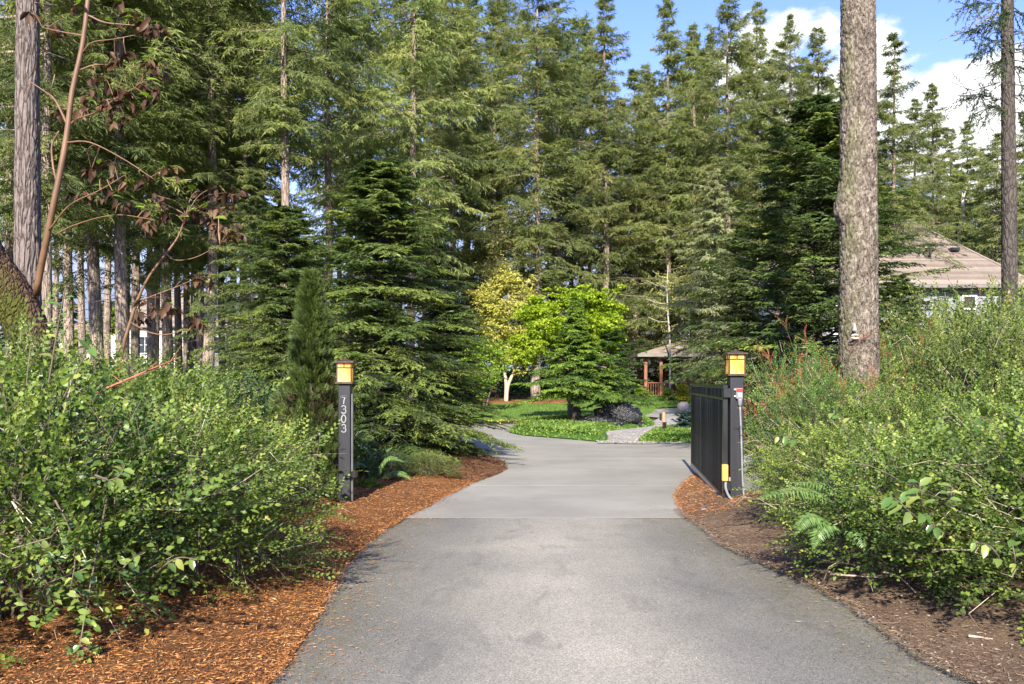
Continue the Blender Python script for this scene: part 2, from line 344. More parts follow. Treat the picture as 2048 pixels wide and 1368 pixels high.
def flaky_bark():
    a = NT('fir_bark'); v = a.obj((1, 1, .42)); v2 = a.obj((1, 1, .6))
    n1 = a.noise(10, 9, .72, v, 1.8); n2 = a.noise(46, 6, .7, v2, .8); n3 = a.noise(3.2, 4, .6, v)
    pits = a.ramp(a.noise(17, 7, .74, v, 2.4), [(.37, (0, 0, 0)), (.47, (1, 1, 1))])
    h = a.math('ADD', a.math('MULTIPLY', a.ramp(n1, [(.32, (0, 0, 0)), (.5, (.8, .8, .8)), (.7, (1, 1, 1))]), 1.0), a.math('ADD', a.math('MULTIPLY', n2, .5), a.math('MULTIPLY', pits, .6)))
    c = a.ramp(a.math('ADD', a.math('MULTIPLY', n1, .45), a.math('MULTIPLY', n2, .55)), [(.34, (.038, .030, .023)), (.44, (.13, .105, .082)), (.56, (.27, .228, .184)), (.68, (.46, .41, .345))])
    c = a.mix(1.0, c, a.ramp(pits, [(0, (.24, .22, .20)), (1, (1, 1, 1))]), 'MULTIPLY')  # shade of the bark relief put into the colour: pits darkened
    c = a.mix(1.0, c, a.ramp(n3, [(.3, (.86, .84, .82)), (.7, (1.14, 1.12, 1.10))]), 'MULTIPLY')
    d = a.n('ShaderNodeVectorMath', {0: a.n('ShaderNodeNewGeometry').outputs['Normal'], 1: (-.95, -.2, .1)}, operation='DOT_PRODUCT').outputs['Value']
    c = a.mix(a.math('MULTIPLY', a.math('MULTIPLY', a.ramp(d, [(.3, (0, 0, 0)), (.8, (1, 1, 1))]), a.ramp(n3, [(.42, (0, 0, 0)), (.6, (1, 1, 1))])), .6), c, (.15, .155, .06))
    return a.done(a.pbr(c, .9, normal=a.bump(h, .9, .02), spec=.15))
MAT['fir_bark'] = flaky_bark()
MAT['trunk'] = bark_mat('forest_trunk_bark', (.075, .054, .040), (.20, .150, .112), (.34, .27, .215), (9, 9, 1.6), None, .8, .04)
MAT['trunk_left'] = bark_mat('grey_brown_bark', (.036, .027, .022), (.125, .095, .080), (.22, .18, .155), (16, 16, 2.2), None, 1.0, .03)
MAT['trunk_dark'] = bark_mat('dark_bark', (.022, .018, .015), (.055, .045, .038), (.10, .085, .07), (14, 14, 5), None, .8, .02)
MAT['mossy'] = bark_mat('mossy_red_bark', (.025, .015, .011), (.085, .045, .030), (.15, .09, .06), (24, 24, 11), ((.085, .088, .016), .95), 1.0, .03)
MAT['madrone_bark'] = plain_mat('orange_madrone_bark', (.11, .058, .026), (.21, .112, .054), 11, .55, .2, 60, stretch=(1, 1, .3))
MAT['twig'] = plain_mat('twig_bark', (.075, .055, .035), (.15, .115, .075), 12, .75, .1)
MAT['twig_red'] = plain_mat('red_twig_bark', (.25, .08, .04), (.36, .14, .07), 12, .6, .1)
MAT['dry'] = plain_mat('dry_stick', (.32, .25, .17), (.50, .42, .31), 12, .8, .2)
MAT['pale_twig'] = plain_mat('pale_birch_bark', (.30, .27, .22), (.42, .39, .33), 6, .7, .1)
MAT['black'] = plain_mat('black_painted_steel', (.008, .008, .008), (.026, .027, .026), 7, .30, .06, 90, stretch=(1, 1, .25))
MAT['blackpost'] = plain_mat('black_painted_wood', (.012, .012, .014), (.028, .028, .032), 9, .42, .15, 30, stretch=(1, 1, .12))
MAT['bronze'] = plain_mat('bronze_lantern_metal', (.060, .038, .022), (.12, .080, .050), 30, .45, .05, metal=.5)
MAT['grey_metal'] = plain_mat('galvanised_grey', (.20, .21, .22), (.34, .35, .36), 12, .45, .05, metal=.3)
MAT['dark_metal'] = plain_mat('weathered_steel', (.075, .075, .070), (.125, .125, .115), 10, .5, .05)
MAT['grey_plastic'] = plain_mat('grey_plastic', (.16, .165, .17), (.23, .235, .24), 6, .5, .05)
MAT['white_plastic'] = plain_mat('white_plastic', (.62, .62, .60), (.72, .72, .7), 6, .45, .05)
MAT['red_plastic'] = plain_mat('red_plastic', (.48, .030, .018), (.6, .05, .03), 10, .4, .05)
MAT['ochre'] = plain_mat('ochre_painted_box', (.48, .25, .045), (.62, .36, .08), 9, .5, .08)
MAT['numeral'] = plain_mat('pewter_numerals', (.22, .22, .21), (.32, .32, .30), 30, .45, .05, metal=.2)
MAT['porchwood'] = plain_mat('red_brown_wood', (.15, .052, .026), (.24, .095, .05), 5, .6, .2, 30, stretch=(3, 3, .4))
MAT['stake'] = plain_mat('weathered_stake', (.36, .2, .11), (.5, .31, .18), 9, .7, .2, stretch=(3, 3, .4))
MAT['siding'] = plain_mat('grey_siding', (.17, .18, .175), (.22, .23, .225), 2, .7, .1)
MAT['shedwall'] = plain_mat('grey_shed_boards', (.20, .205, .22), (.27, .275, .29), 2, .7, .1)
MAT['trim'] = plain_mat('white_trim', (.68, .68, .65), (.76, .76, .73), 3, .5, .05)
MAT['fascia'] = plain_mat('taupe_fascia', (.15, .13, .115), (.2, .175, .155), 3, .5, .05)
MAT['cream'] = plain_mat('cream_siding', (.44, .41, .34), (.52, .48, .40), 2, .7, .1)
MAT['pot'] = plain_mat('pale_stone_pot', (.22, .195, .175), (.30, .27, .245), 5, .75, .15, 30)
MAT['face'] = plain_mat('pale_resin', (.33, .28, .21), (.42, .36, .28), 20, .6, .1)

def glass_mat():
    a = NT('window_glass'); return a.done(a.pbr((.03, .035, .04), .06, spec=.8))
MAT['glass'] = glass_mat()
def picket_mat():
    a = NT('glint_streaked_steel'); v = a.obj((1, 1, .35))
    k = a.math('ADD', a.math('MULTIPLY', a.rnd(), .75), a.math('MULTIPLY', a.noise(5, 5, .65, v), .5))
    c = a.ramp(k, [(.25, (.005, .005, .005)), (.7, (.016, .017, .015)), (.95, (.055, .056, .048)), (1, (.10, .10, .085))])  # specular streaks of the gate bars put into the colour, differing per bar
    return a.done(a.pbr(c, .34, normal=a.bump(a.noise(60, 3, .6, v), .08, .003)))
MAT['picket'] = picket_mat()
def lantern_glass():
    a = NT('amber_lit_glass'); v = a.obj((14, 14, 5))
    col = a.ramp(a.noise(1.2, 4, .6, v), [(.3, (.48, .18, .018)), (.5, (.68, .33, .055)), (.72, (.78, .55, .22))])
    t = a.n('ShaderNodeTexCoord')
    p = a.pbr(col, .25, Emission_Color=col, Emission_Strength=.15)
    return a.done(p)
MAT['amber'] = lantern_glass()
def asphalt():
    a = NT('asphalt'); v = a.obj()
    ag = a.vor(160, v, 'F1', 'Color'); agb = a.n('ShaderNodeSeparateColor', {'Color': ag}).outputs[0]
    fine = a.noise(90, 4, .7, v); big = a.noise(.55, 4, .6, v); med = a.noise(3.0, 5, .6, v)
    x = a.n('ShaderNodeSeparateXYZ', {'Vector': v})
    c = a.ramp(a.math('ADD', a.math('MULTIPLY', fine, .55), a.math('MULTIPLY', agb, .45)),
               [(.2, (.079, .075, .063)), (.5, (.153, .145, .121)), (.78, (.252, .240, .202)), (.97, (.48, .46, .40))])
    mottle = a.math('ADD', a.math('MULTIPLY', big, .9), a.math('MULTIPLY', med, .3))
    c = a.mix(1.0, c, a.ramp(mottle, [(.38, (.74, .74, .76)), (.75, (1.22, 1.19, 1.15))]), 'MULTIPLY')
    # paler lane down the middle, darker outward; green-brown algae along the edges
    lane = a.ramp(a.math('ADD', a.math('MULTIPLY', a.math('ABSOLUTE', a.math('SUBTRACT', x.outputs[0], .42)), .62), a.math('MULTIPLY', a.math('SUBTRACT', med, .5), .55)), [(.0, (1.72, 1.68, 1.62)), (.30, (1.5, 1.47, 1.43)), (.62, (1.06, 1.05, 1.04)), (1.0, (.80, .80, .80))])
    c = a.mix(1.0, c, lane, 'MULTIPLY')
    c = a.mix(a.math('MULTIPLY', a.ramp(a.noise(1.1, 6, .72, a.obj((1.6, .7, 1)), 1.2), [(.53, (0, 0, 0)), (.66, (1, 1, 1))]), .42), c, (.085, .078, .066))
    edge = a.attr()
    alg = a.math('MULTIPLY', edge, a.ramp(a.noise(7, 5, .7, v), [(.42, (0, 0, 0)), (.66, (1, 1, 1))]))
    c = a.mix(a.math('MULTIPLY', alg, .6), c, (.125, .11, .045))
    return a.done(a.pbr(c, .82, normal=a.bump(a.math('ADD', agb, fine), .55, .006), spec=.35))
MAT['asphalt'] = asphalt()
def concrete():
    a = NT('broom_concrete'); v = a.obj(); vs_ = a.obj((1.5, 22, 1))
    st = a.noise(4, 5, .65, vs_); fine = a.noise(120, 3, .7, v); big = a.noise(.5, 5, .6, v)
    c = a.ramp(a.math('ADD', a.math('MULTIPLY', st, .5), a.math('MULTIPLY', fine, .5)), [(.25, (.178, .169, .142)), (.55, (.242, .230, .194)), (.85, (.322, .307, .262))])
    c = a.mix(1.0, c, a.ramp(big, [(.3, (.78, .77, .76)), (.7, (1.16, 1.15, 1.13))]), 'MULTIPLY')
    stain = a.ramp(a.noise(1.3, 6, .7, v), [(.55, (0, 0, 0)), (.75, (1, 1, 1))])
    c = a.mix(a.math('MULTIPLY', stain, .35), c, (.15, .125, .10))
    return a.done(a.pbr(c, .8, normal=a.bump(a.math('ADD', st, fine), .4, .004), spec=.35))
MAT['concrete'] = concrete()
def ground_m(name, stops, s1=30, s2=2.0, bump=.8):
    a = NT(name); v = a.obj(); n1 = a.noise(s1, 6, .75, v, .6); n2 = a.noise(s2, 5, .65, v)
    c = a.ramp(a.math('ADD', a.math('MULTIPLY', n1, .65), a.math('MULTIPLY', n2, .35)), stops)
    return a.done(a.pbr(c, .92, normal=a.bump(n1, bump, .03), spec=.15))
MAT['mulch'] = ground_m('bark_mulch', [(.3, (0.0445, 0.01978, 0.008901)), (.5, (0.1681, 0.07417, 0.02769)), (.7, (0.3363, 0.1681, 0.05934))], 55, 1.6, 1.0)
MAT['soil'] = ground_m('brown_soil', [(.3, (0.05224, 0.03483, 0.02236)), (.5, (0.1335, 0.08824, 0.0559)), (.7, (0.2554, 0.18, 0.1174))], 34, 1.4)
MAT['floor'] = ground_m('forest_floor', [(.3, (.020, .020, .010)), (.5, (.055, .048, .026)), (.7, (.085, .09, .035))], 6, .3)
MAT['lawn'] = ground_m('lawn_turf', [(.3, (0.043, 0.086, 0.01548)), (.5, (0.086, 0.1548, 0.02408)), (.7, (0.129, 0.2064, 0.0344))], 20, .6)
MAT['gravel'] = ground_m('grey_gravel', [(.25, (.10, .092, .085)), (.5, (.28, .26, .24)), (.72, (.46, .43, .40))], 26, 1.0)
MAT['coverbase'] = ground_m('cover_base', [(.3, (.03, .07, .012)), (.6, (.06, .13, .02))], 20, 1)
def shingle():
    a = NT('asphalt_shingles'); v = a.obj()
    t = a.attr(); n = a.noise(2.2, 5, .6, v); n2 = a.noise(22, 3, .6, a.obj((1, 1, .3)))
    c = a.ramp(a.math('ADD', a.math('MULTIPLY', t, .4), a.math('ADD', a.math('MULTIPLY', n, .35), a.math('MULTIPLY', n2, .30))), [(.25, (.140, .108, .083)), (.5, (.215, .170, .132)), (.75, (.30, .245, .195))])
    return a.done(a.pbr(c, .9, normal=a.bump(n2, .4, .02), spec=.2))
MAT['shingle'] = shingle()
def rock():
    a = NT('black_glossy_rock'); v = a.obj((1, 1, 1)); n = a.noise(5, 8, .7, v, 1.5); r = a.vor(7, v, 'DISTANCE_TO_EDGE')
    c = a.ramp(n, [(.35, (.008, .008, .008)), (.6, (.035, .034, .034)), (.8, (.13, .125, .12))])
    return a.done(a.pbr(c, .26, normal=a.bump(a.math('ADD', n, r), .9, .08), spec=.6))
MAT['rock'] = rock()

# ---------------------------------------------------------------- ground, driveway, beds
def sheet(name, xs, ys, zf, mat, kind='structure', tintf=None):
    X, Y = np.meshgrid(xs, ys); Z = zf(X, Y); n, m = X.shape
    i = (np.arange(n-1)[:, None]*m + np.arange(m-1)[None]).ravel()
    g = G().add(np.stack([X, Y, Z], -1), None, np.stack([i, i+1, i+m+1, i+m], 1), tintf(X, Y).ravel() if tintf else .5)
    return g.build(name, MAT[mat], None, True, kind)
sheet('ground', np.concatenate([np.linspace(-400, -40, 10), np.linspace(-30, 30, 31), np.linspace(40, 400, 10)]),
      np.concatenate([np.linspace(-60, 20, 12), np.linspace(24, 64, 21), np.linspace(80, 600, 12)]), lambda X, Y: gz(X, Y) - .012, 'floor')

LEFT_PX = [(540, 1368), (575, 1315), (620, 1255), (660, 1185), (690, 1130), (725, 1095), (762, 1065), (808, 1038), (880, 1001), (950, 965), (1000, 947), (1013, 939)]
LE = [(-1.9, 1.5), (-1.55, 3.2)] + [gpt(*p) for p in LEFT_PX] + [(-.10, 16.9), (-.17, 17.7), (-.4, 18.7), (-.8, 19.6), (-1.5, 20.5), (-2.7, 21.4), (-4.6, 22.3), (-7.5, 23.2)]
RIGHT_PX = [(1940, 1358), (1885, 1332), (1830, 1300), (1762, 1247), (1700, 1207), (1650, 1181), (1590, 1152), (1530, 1126), (1450, 1090), (1405, 1050), (1372, 1034), (1356, 1010), (1351, 990), (1362, 972), (1388, 950)]
RE = [(3.4, 1.5), (2.85, 3.4)] + [gpt(*p) for p in RIGHT_PX] + [(3.7, 16.2), (4.8, 17.4), (6.4, 18.4), (9, 19.4)]
LE = np.array(LE); RE = np.array(RE)
def lx(y): return np.interp(y, LE[:, 1], LE[:, 0])
def rx(y): return np.interp(y, RE[:, 1], RE[:, 0])
APRON = 10.30
sheet('asphalt_driveway', np.linspace(-4, 6, 101), np.linspace(-8, APRON, 120), lambda X, Y: 0*X + .004 - .012*smooth(.2, 2.2, np.abs(X-.4)), 'asphalt',
      tintf=lambda X, Y: smooth(.75, .05, X - lx(Y)) + smooth(.8, .05, rx(Y) - X))
drive = bpy.data.objects.new('concrete_driveway', None); COL.objects.link(drive); drive['kind'] = 'structure'
for (x0, x1, y0, y1) in ((-3.5, 5, APRON + .018, 13.52), (-3.5, 7, 13.54, 18.18), (-16, -1.2, 18.2, 22.98), (-1.18, 4.2, 18.2, 22.98), (4.22, 12, 18.2, 22.98),
                         (-16, -5.0, 23.0, 34.5), (-4.98, 3.0, 23.0, 28.6), (-4.98, 3.0, 28.62, 34.5)):
    G().box(((x0+x1)/2, (y0+y1)/2, -.0446), (x1-x0, y1-y0, .10), .0012).build('slab', MAT['concrete'], drive)['kind'] = 'structure'

for y_, w_ in ((APRON+.009, .0175), (13.53, .0195), (18.19, .0195)):
    G().box((.5, y_, -.0175), (5.4 if y_ < 11 else 7.8, w_, .04), .001).build('expansion_joint', MAT['trunk_dark'], drive)['kind'] = 'structure'
def bed_left(X, Y):
    d = lx(Y) - X
    return .008 + .022*smooth(0, .12, d) + .10*smooth(0, .9, d) + .035*fbm(np.stack([X*1.2, Y*1.2, 0*X], -1))*smooth(0, .5, d) + .012*vnoise(np.stack([X*9, Y*9, 0*X], -1))*smooth(0, .1, d)
def bed_right(X, Y):
    d = X - rx(Y)
    return .008 + .022*smooth(0, .15, d) + .26*smooth(0, 1.5, d) + .06*fbm(np.stack([X*1.2, Y*1.2, 3+0*X], -1))*smooth(0, .6, d) + .014*vnoise(np.stack([X*9, Y*9, 0*X], -1))*smooth(0, .1, d)
def ruled(name, y0, y1, edge, out, zf, mat, rag=.03, ny=460, nx=46):
    ys = np.linspace(y0, y1, ny); u = np.linspace(0, 1, nx)**1.8
    e = edge(ys) + rag*fbm(np.stack([ys*4, 0*ys, 0*ys], -1), 4) * np.where(ys < 17, 1, .3)
    X = e[:, None] + (out - e)[:, None]*u[None]; Y = np.repeat(ys[:, None], nx, 1); Z = zf(X, Y)
    Z[:, 0] = .002
    i = (np.arange(ny-1)[:, None]*nx + np.arange(nx-1)[None]).ravel()
    q = np.stack([i, i+1, i+nx+1, i+nx], 1)
    if out < 0: q = q[:, ::-1]
    return G().add(np.stack([X, Y, Z], -1), None, q).build(name, MAT[mat], None, True, 'structure')
ruled('mulch_bed', 1.5, 23.2, lx, -12., bed_left, 'mulch', .07)
ruled('soil_bank', 1.5, 19.4, rx, 14., bed_right, 'soil', .06)

def scatter(n, y0, y1, w, side, pw=1.6):
    y = y0 + (y1-y0)*RNG.random(n)**1.5; d = w*RNG.random(n)**pw - .08
    x = lx(y) - d if side < 0 else rx(y) + d
    z = (bed_left(x, y) if side < 0 else bed_right(x, y)); z = np.where(d < 0.02, .026, z)
    return np.stack([x, y, z], 1), d
def flat_dirs(n, up=.25):
    a = RNG.random(n)*2*np.pi; return np.stack([np.cos(a), np.sin(a), (RNG.random(n)-.4)*up], 1)
def upn(n, j=.35): return nrm(np.stack([RNG.normal(0, j, n), RNG.normal(0, j, n), np.ones(n)], 1))
def chips(name, P, L, Wd, mat, up=.3, lift=.01):
    n = len(P); P = P + np.array([0, 0, 1])*RNG.uniform(0, lift, n)[:, None]
    return G().blades(P, flat_dirs(n, up), upn(n), L*RNG.uniform(.5, 1.5, n), Wd*RNG.uniform(.5, 1.4, n), .1, np.clip(RNG.normal(.5, .27, n), 0, 1)).build(name, MAT[mat], None, False, 'stuff')
P, d = scatter(80000, 3.6, 14.5, 2.6, -1, 1.4); chips('mulch', P[d > -.02 - .05*RNG.random(len(d))], .031, .0058, 'chips', .4, .016)
P, d = scatter(9000, 14.0, 20.5, 2.6, -1, 1.2); chips('dark_mulch', P[d > -.02], .05, .016, 'darkchips')
m = 17000; yy = RNG.uniform(10.2, 16.0, m); P = np.stack([rx(yy) + RNG.random(m)**1.3*1.3 - .03, yy, 0*yy], 1); P[:, 2] = bed_right(P[:, 0], P[:, 1])
chips('gate_mulch', P, .036, .0075, 'chips')
P, d = scatter(26000, 3.6, 11., 2.2, 1, 1.8); chips('needle_litter', P, .05, .0045, 'litter')
P, d = scatter(2200, 3.6, 12., 3.0, -1, .5); P[:, 0] = lx(P[:, 1]) + np.abs(RNG.normal(0, .28, len(P))); P[:, 2] = .006; chips('loose_needles', P, .035, .004, 'chips', .1, .004)
P, d = scatter(2500, 3.6, 11., 3.0, 1, .5); P[:, 0] = rx(P[:, 1]) - np.abs(RNG.normal(0, .35, len(P))); P[:, 2] = .006; chips('edge_needles', P, .035, .004, 'litter', .1, .004)
OCT = G(); _o = np.array([[1,0,0],[-1,0,0],[0,1,0],[0,-1,0],[0,0,1],[0,0,-1]], float)
def pebbles(name, P, r, mat='pebble'):
    ico = bpy.data.meshes.new('tmp'); import bmesh as bm_; b = bm_.new(); bm_.ops.create_icosphere(b, subdivisions=1, radius=1); b.to_mesh(ico); b.free()
    v = np.array([x.co[:] for x in ico.vertices]); t = np.array([list(p.vertices) for p in ico.polygons]); bpy.data.meshes.remove(ico)
    g0 = G().add(v*(1+.2*vnoise(v*1.7))[:, None], t); n = len(P)
    a = RNG.random(n)*6.28; S = r*RNG.uniform(.4, 1.3, n); R = np.zeros((n, 3, 3))
    R[:, 0, 0] = np.cos(a)*S; R[:, 0, 1] = -np.sin(a)*S*.7; R[:, 1, 0] = np.sin(a)*S; R[:, 1, 1] = np.cos(a)*S*.7; R[:, 2, 2] = S*.5
    return G().stamp(g0, R, P, RNG.normal(0, .25, n)).build(name, MAT[mat], None, True, 'stuff')
P, d = scatter(380, 4.2, 9.5, .8, 1, 1.5); pebbles('pebbles', P, .011)
n = 160; P = np.stack([RNG.uniform(-1.2, 2.2, n), RNG.uniform(4, 10, n), np.full(n, .005)], 1); pebbles('grit', P, .006)

# ---------------------------------------------------------------- plant builders
def conifer(seed, H, cb, R, B, M, K, L, Wd, up=(-.05, .55), sag=.35, tip=.12, hang=.5, flat=.6, prof='forest', l2k=.36, jitter=.25, strat=True, upj=.10, wood=True, dead=0, tbase=.45, minlen=0.):
    r = np.random.default_rng(seed); gl = G(); gw = G()
    u = np.sort(np.clip((np.arange(B) + r.random(B)) / B, 0, 1)) if strat else np.sort(r.random(B)**.85)
    if prof == 'forest': pr = np.minimum(1, 1.75*(1-u)**.78 + .02) * (.5 + .5*smooth(0, .3, u))
    elif prof == 'spire': pr = np.clip(1-u, 0, 1)**1.7*(.85+.15*smooth(0, .15, u)) + .03
    elif prof == 'cone2': pr = np.clip(1-u, 0, 1)**.62*(.75+.25*smooth(0, .2, u)) + .02
    elif prof == 'cone': pr = np.minimum(1, 1.45*(1-u)**.85 + .015)
    else: pr = np.sqrt(np.clip(1 - (u*1.02)**1.6, 0, 1)) * (.75 + .25*smooth(0, .2, u)) + .02
    ln = np.maximum(R*pr*(r.uniform(.55, 1.12, B) if strat else r.uniform(.35, 1.25, B)*(1 + .25*vnoise(np.stack([u*14, 0*u+seed, 0*u], -1)))), minlen); z0 = cb + (H-cb)*u*.985; az = np.arange(B)*2.39996 + r.normal(0, .35 if strat else 2., B)
    upv = up[0] + (up[1]-up[0])*u**1.3 + r.normal(0, upj, B)
    dirx = np.stack([np.cos(az), np.sin(az), 0*az], 1); lat = np.stack([-np.sin(az), np.cos(az), 0*az], 1)
    bt = r.normal(0, .16, B) + np.where(r.random(B) < .12, .15, 0)
    def bpos(s):                                   # s (B,m)
        zz = z0[:, None] + ln[:, None]*(upv[:, None]*s - sag*s**2 + tip*s**4)
        return np.concatenate([dirx[:, None, :2]*(ln[:, None]*s)[..., None], zz[..., None]], -1)
    s = np.clip(np.linspace(.1, 1.0, M)[None] + r.normal(0, .02, (B, M)), .04, 1)
    P1 = bpos(s)
    side = np.where((np.arange(M) % 2) == 0, 1., -1.)[None]*np.ones((B, 1))
    ang = side*(np.radians(62) - np.radians(40)*s) + r.normal(0, .15, (B, M))
    D2 = dirx[:, None]*np.cos(ang)[..., None] + lat[:, None]*np.sin(ang)[..., None]
    D2[..., 2] += upv[:, None]*.4 - sag*s*.5 + r.normal(0, .1 if strat else .28, (B, M))
    D2 = nrm(D2)
    l2 = (ln[:, None]*l2k*(1.05 - .8*s) + .12*min(1, R)) * r.uniform(.6, 1.2, (B, M))
    q = (np.arange(K)+.6)/K
    q = np.clip(q[None, None] + r.normal(0, .4/K, (B, M, K)), .02, 1)
    P2 = P1[:, :, None] + D2[:, :, None]*(l2[..., None]*q)[..., None]
    P2[..., 2] -= (hang*.45*l2[..., None]*q**2)
    s3 = np.where((np.arange(K) % 2) == 0, 1., -1.)[None, None, :, None]
    lat2 = nrm(np.cross(D2, np.array([0, 0, 1.])))[:, :, None]
    D3 = D2[:, :, None]*.75 + lat2*s3*flat
    D3 = D3 + r.normal(0, jitter, D3.shape); D3[..., 2] -= hang*r.uniform(.3, 1.2, D3.shape[:-1])
    N3 = np.array([0, 0, 1.]) + r.normal(0, .45 if strat else .8, D3.shape) + dirx[:, None, None]*(.35 if strat else 1.1)
    tint = np.clip(tbase + bt[:, None, None] + .22*(q - .5) + r.normal(0, .12, q.shape), 0, 1)
    keep = np.ones(B*M*K, bool) if strat else (r.random((B, M, K)) < np.clip((ln/R)**.9 + .12, .2, 1)[:, None, None]).reshape(-1)
    n = int(keep.sum())
    gl.blades(P2.reshape(-1, 3)[keep], D3.reshape(-1, 3)[keep], N3.reshape(-1, 3)[keep], (L*r.uniform(.5, 1.3, n)), Wd*r.uniform(.6, 1.2, n), .18, tint.reshape(-1)[keep], droop=.12)
    if wood:
        ss = np.linspace(0, .95, 5)[None]*np.ones((B, 1)); bp = bpos(ss); w0 = .006 + .010*ln
        for k in range(4):
            gw.sticks(bp[:, k], bp[:, k+1], w0*(1-.24*k), w0*(1-.24*(k+1)))
        gw.sticks(P1.reshape(-1, 3), P2[:, :, -1].reshape(-1, 3), .0035, .0015)
    if dead:
        zz = r.uniform(cb*.25, cb*1.05, dead); a = r.random(dead)*6.28; l = r.uniform(.4, 1.7, dead)
        A = np.stack([0*a, 0*a, zz], 1); Bp = A + np.stack([np.cos(a)*l, np.sin(a)*l, -.25*l], 1); gw.sticks(A, Bp, .02, .006)
    return gl, gw
def trunk_geo(H, r0, sides=10, n=14, taper=.12, seed=0, wob=.05, flare=.35, top=1.0):
    z = np.linspace(0, 1, n)**1.25*H*top; u = z/H
    rr = r0*((1-u)**.8*(1-taper) + taper*.35*(1-u) + .02) * (1 + flare*np.exp(-z/ (r0*3)))
    P = np.stack([wob*vnoise(np.stack([z*.11, 0*z+seed, 0*z], -1)), wob*vnoise(np.stack([z*.11, 0*z+seed, 0*z+9], -1)), z], 1); P[0, :2] = 0
    return G().tube(P, rr, sides)

def noisy_trunk(P, rad_, sides, amp, fr, seed=0, bulge=None):
    """closely divided trunk with bark relief in the mesh"""
    n = len(P); a = np.linspace(0, 2*np.pi, sides, endpoint=False)
    A, Zi = np.meshgrid(a, np.arange(n)); c = np.cos(A); s_ = np.sin(A); z = P[Zi, 2]; r0 = rad_[Zi]
    Q = np.stack([c*r0*fr[0], s_*r0*fr[0], z*fr[1]], -1) + seed
    w = vnoise(Q*.6 + 5)
    ridge = 1 - np.abs(vnoise(Q + w[..., None]*.8)); ridge2 = 1 - np.abs(vnoise(Q*2.1 + 31))
    h = -amp*1.5*np.clip(ridge - .72, 0, 1)/.28 - amp*.7*np.clip(ridge2 - .7, 0, 1)/.3 + amp*.45*vnoise(Q*4.7)
    r = r0*(1 + .05*vnoise(np.stack([c*1.5, s_*1.5, z*.5], -1))) + h
    if bulge is not None: r = r + bulge(A, z)
    V = np.stack([P[Zi, 0] + c*r, P[Zi, 1] + s_*r, z], -1)
    i = np.arange(n-1)[:, None]*sides; j = np.arange(sides); k = (j+1) % sides
    return G().add(V, None, np.stack([i+j, i+k, i+sides+k, i+sides+j], -1).reshape(-1, 4))

# forest fir kinds (shared meshes)
KINDS = []
for sd, cbf, R, B, prof, hang, sag, mt in ((11, .30, 3.0, 125, 'forest', .75, .42, 'fir'), (12, .42, 2.7, 110, 'forest', .7, .36, 'fir'), (13, .24, 3.3, 140, 'forest', .85, .48, 'fir'),
                                       (14, .24, 2.7, 125, 'round', .6, .30, 'fir_olive'), (15, .18, 2.9, 150, 'cone', .6, .30, 'fir_olive'), (16, .06, 3.1, 160, 'cone', .75, .40, 'fir'), (17, .30, 2.6, 120, 'forest', .55, .34, 'fir_dark')):
    gl, gw = conifer(sd, 28., 28*cbf, R*1.22, int(B*1.28), 14, 18, .31, .056, up=(-.10, .5), sag=sag*.8, tip=.16, hang=hang*1.1, flat=.75, prof=prof, l2k=.42, jitter=.40, strat=False, upj=.24, tbase=.54, dead=26 if cbf > .2 else 8)
    KINDS.append((gl.mesh('crown', MAT[mt]), gw.mesh('limbs', MAT['trunk']), trunk_geo(28, .27, 10, 16, seed=sd, wob=.14).mesh('trunk', MAT['trunk'], True)))
def forest_tree(px, Y, top, kind, label, wid=1., group='firs of the forest wall', rz=None):
    X = (px-1024)*Y/F; z = float(gz(X, Y)); H = EYE + (HOR-top)*Y/F - z; s = H/28
    w = wid*s**.5
    t = thing('fir_tree', label, 'tree', (X, Y, z-.05), RNG.random()*6.28 if rz is None else rz, group, (w, w, s))
    c, l, tr = KINDS[kind]
    link('trunk', tr, t); link('crown', c, t, 'stuff'); link('limbs', l, t, 'stuff')
    return t
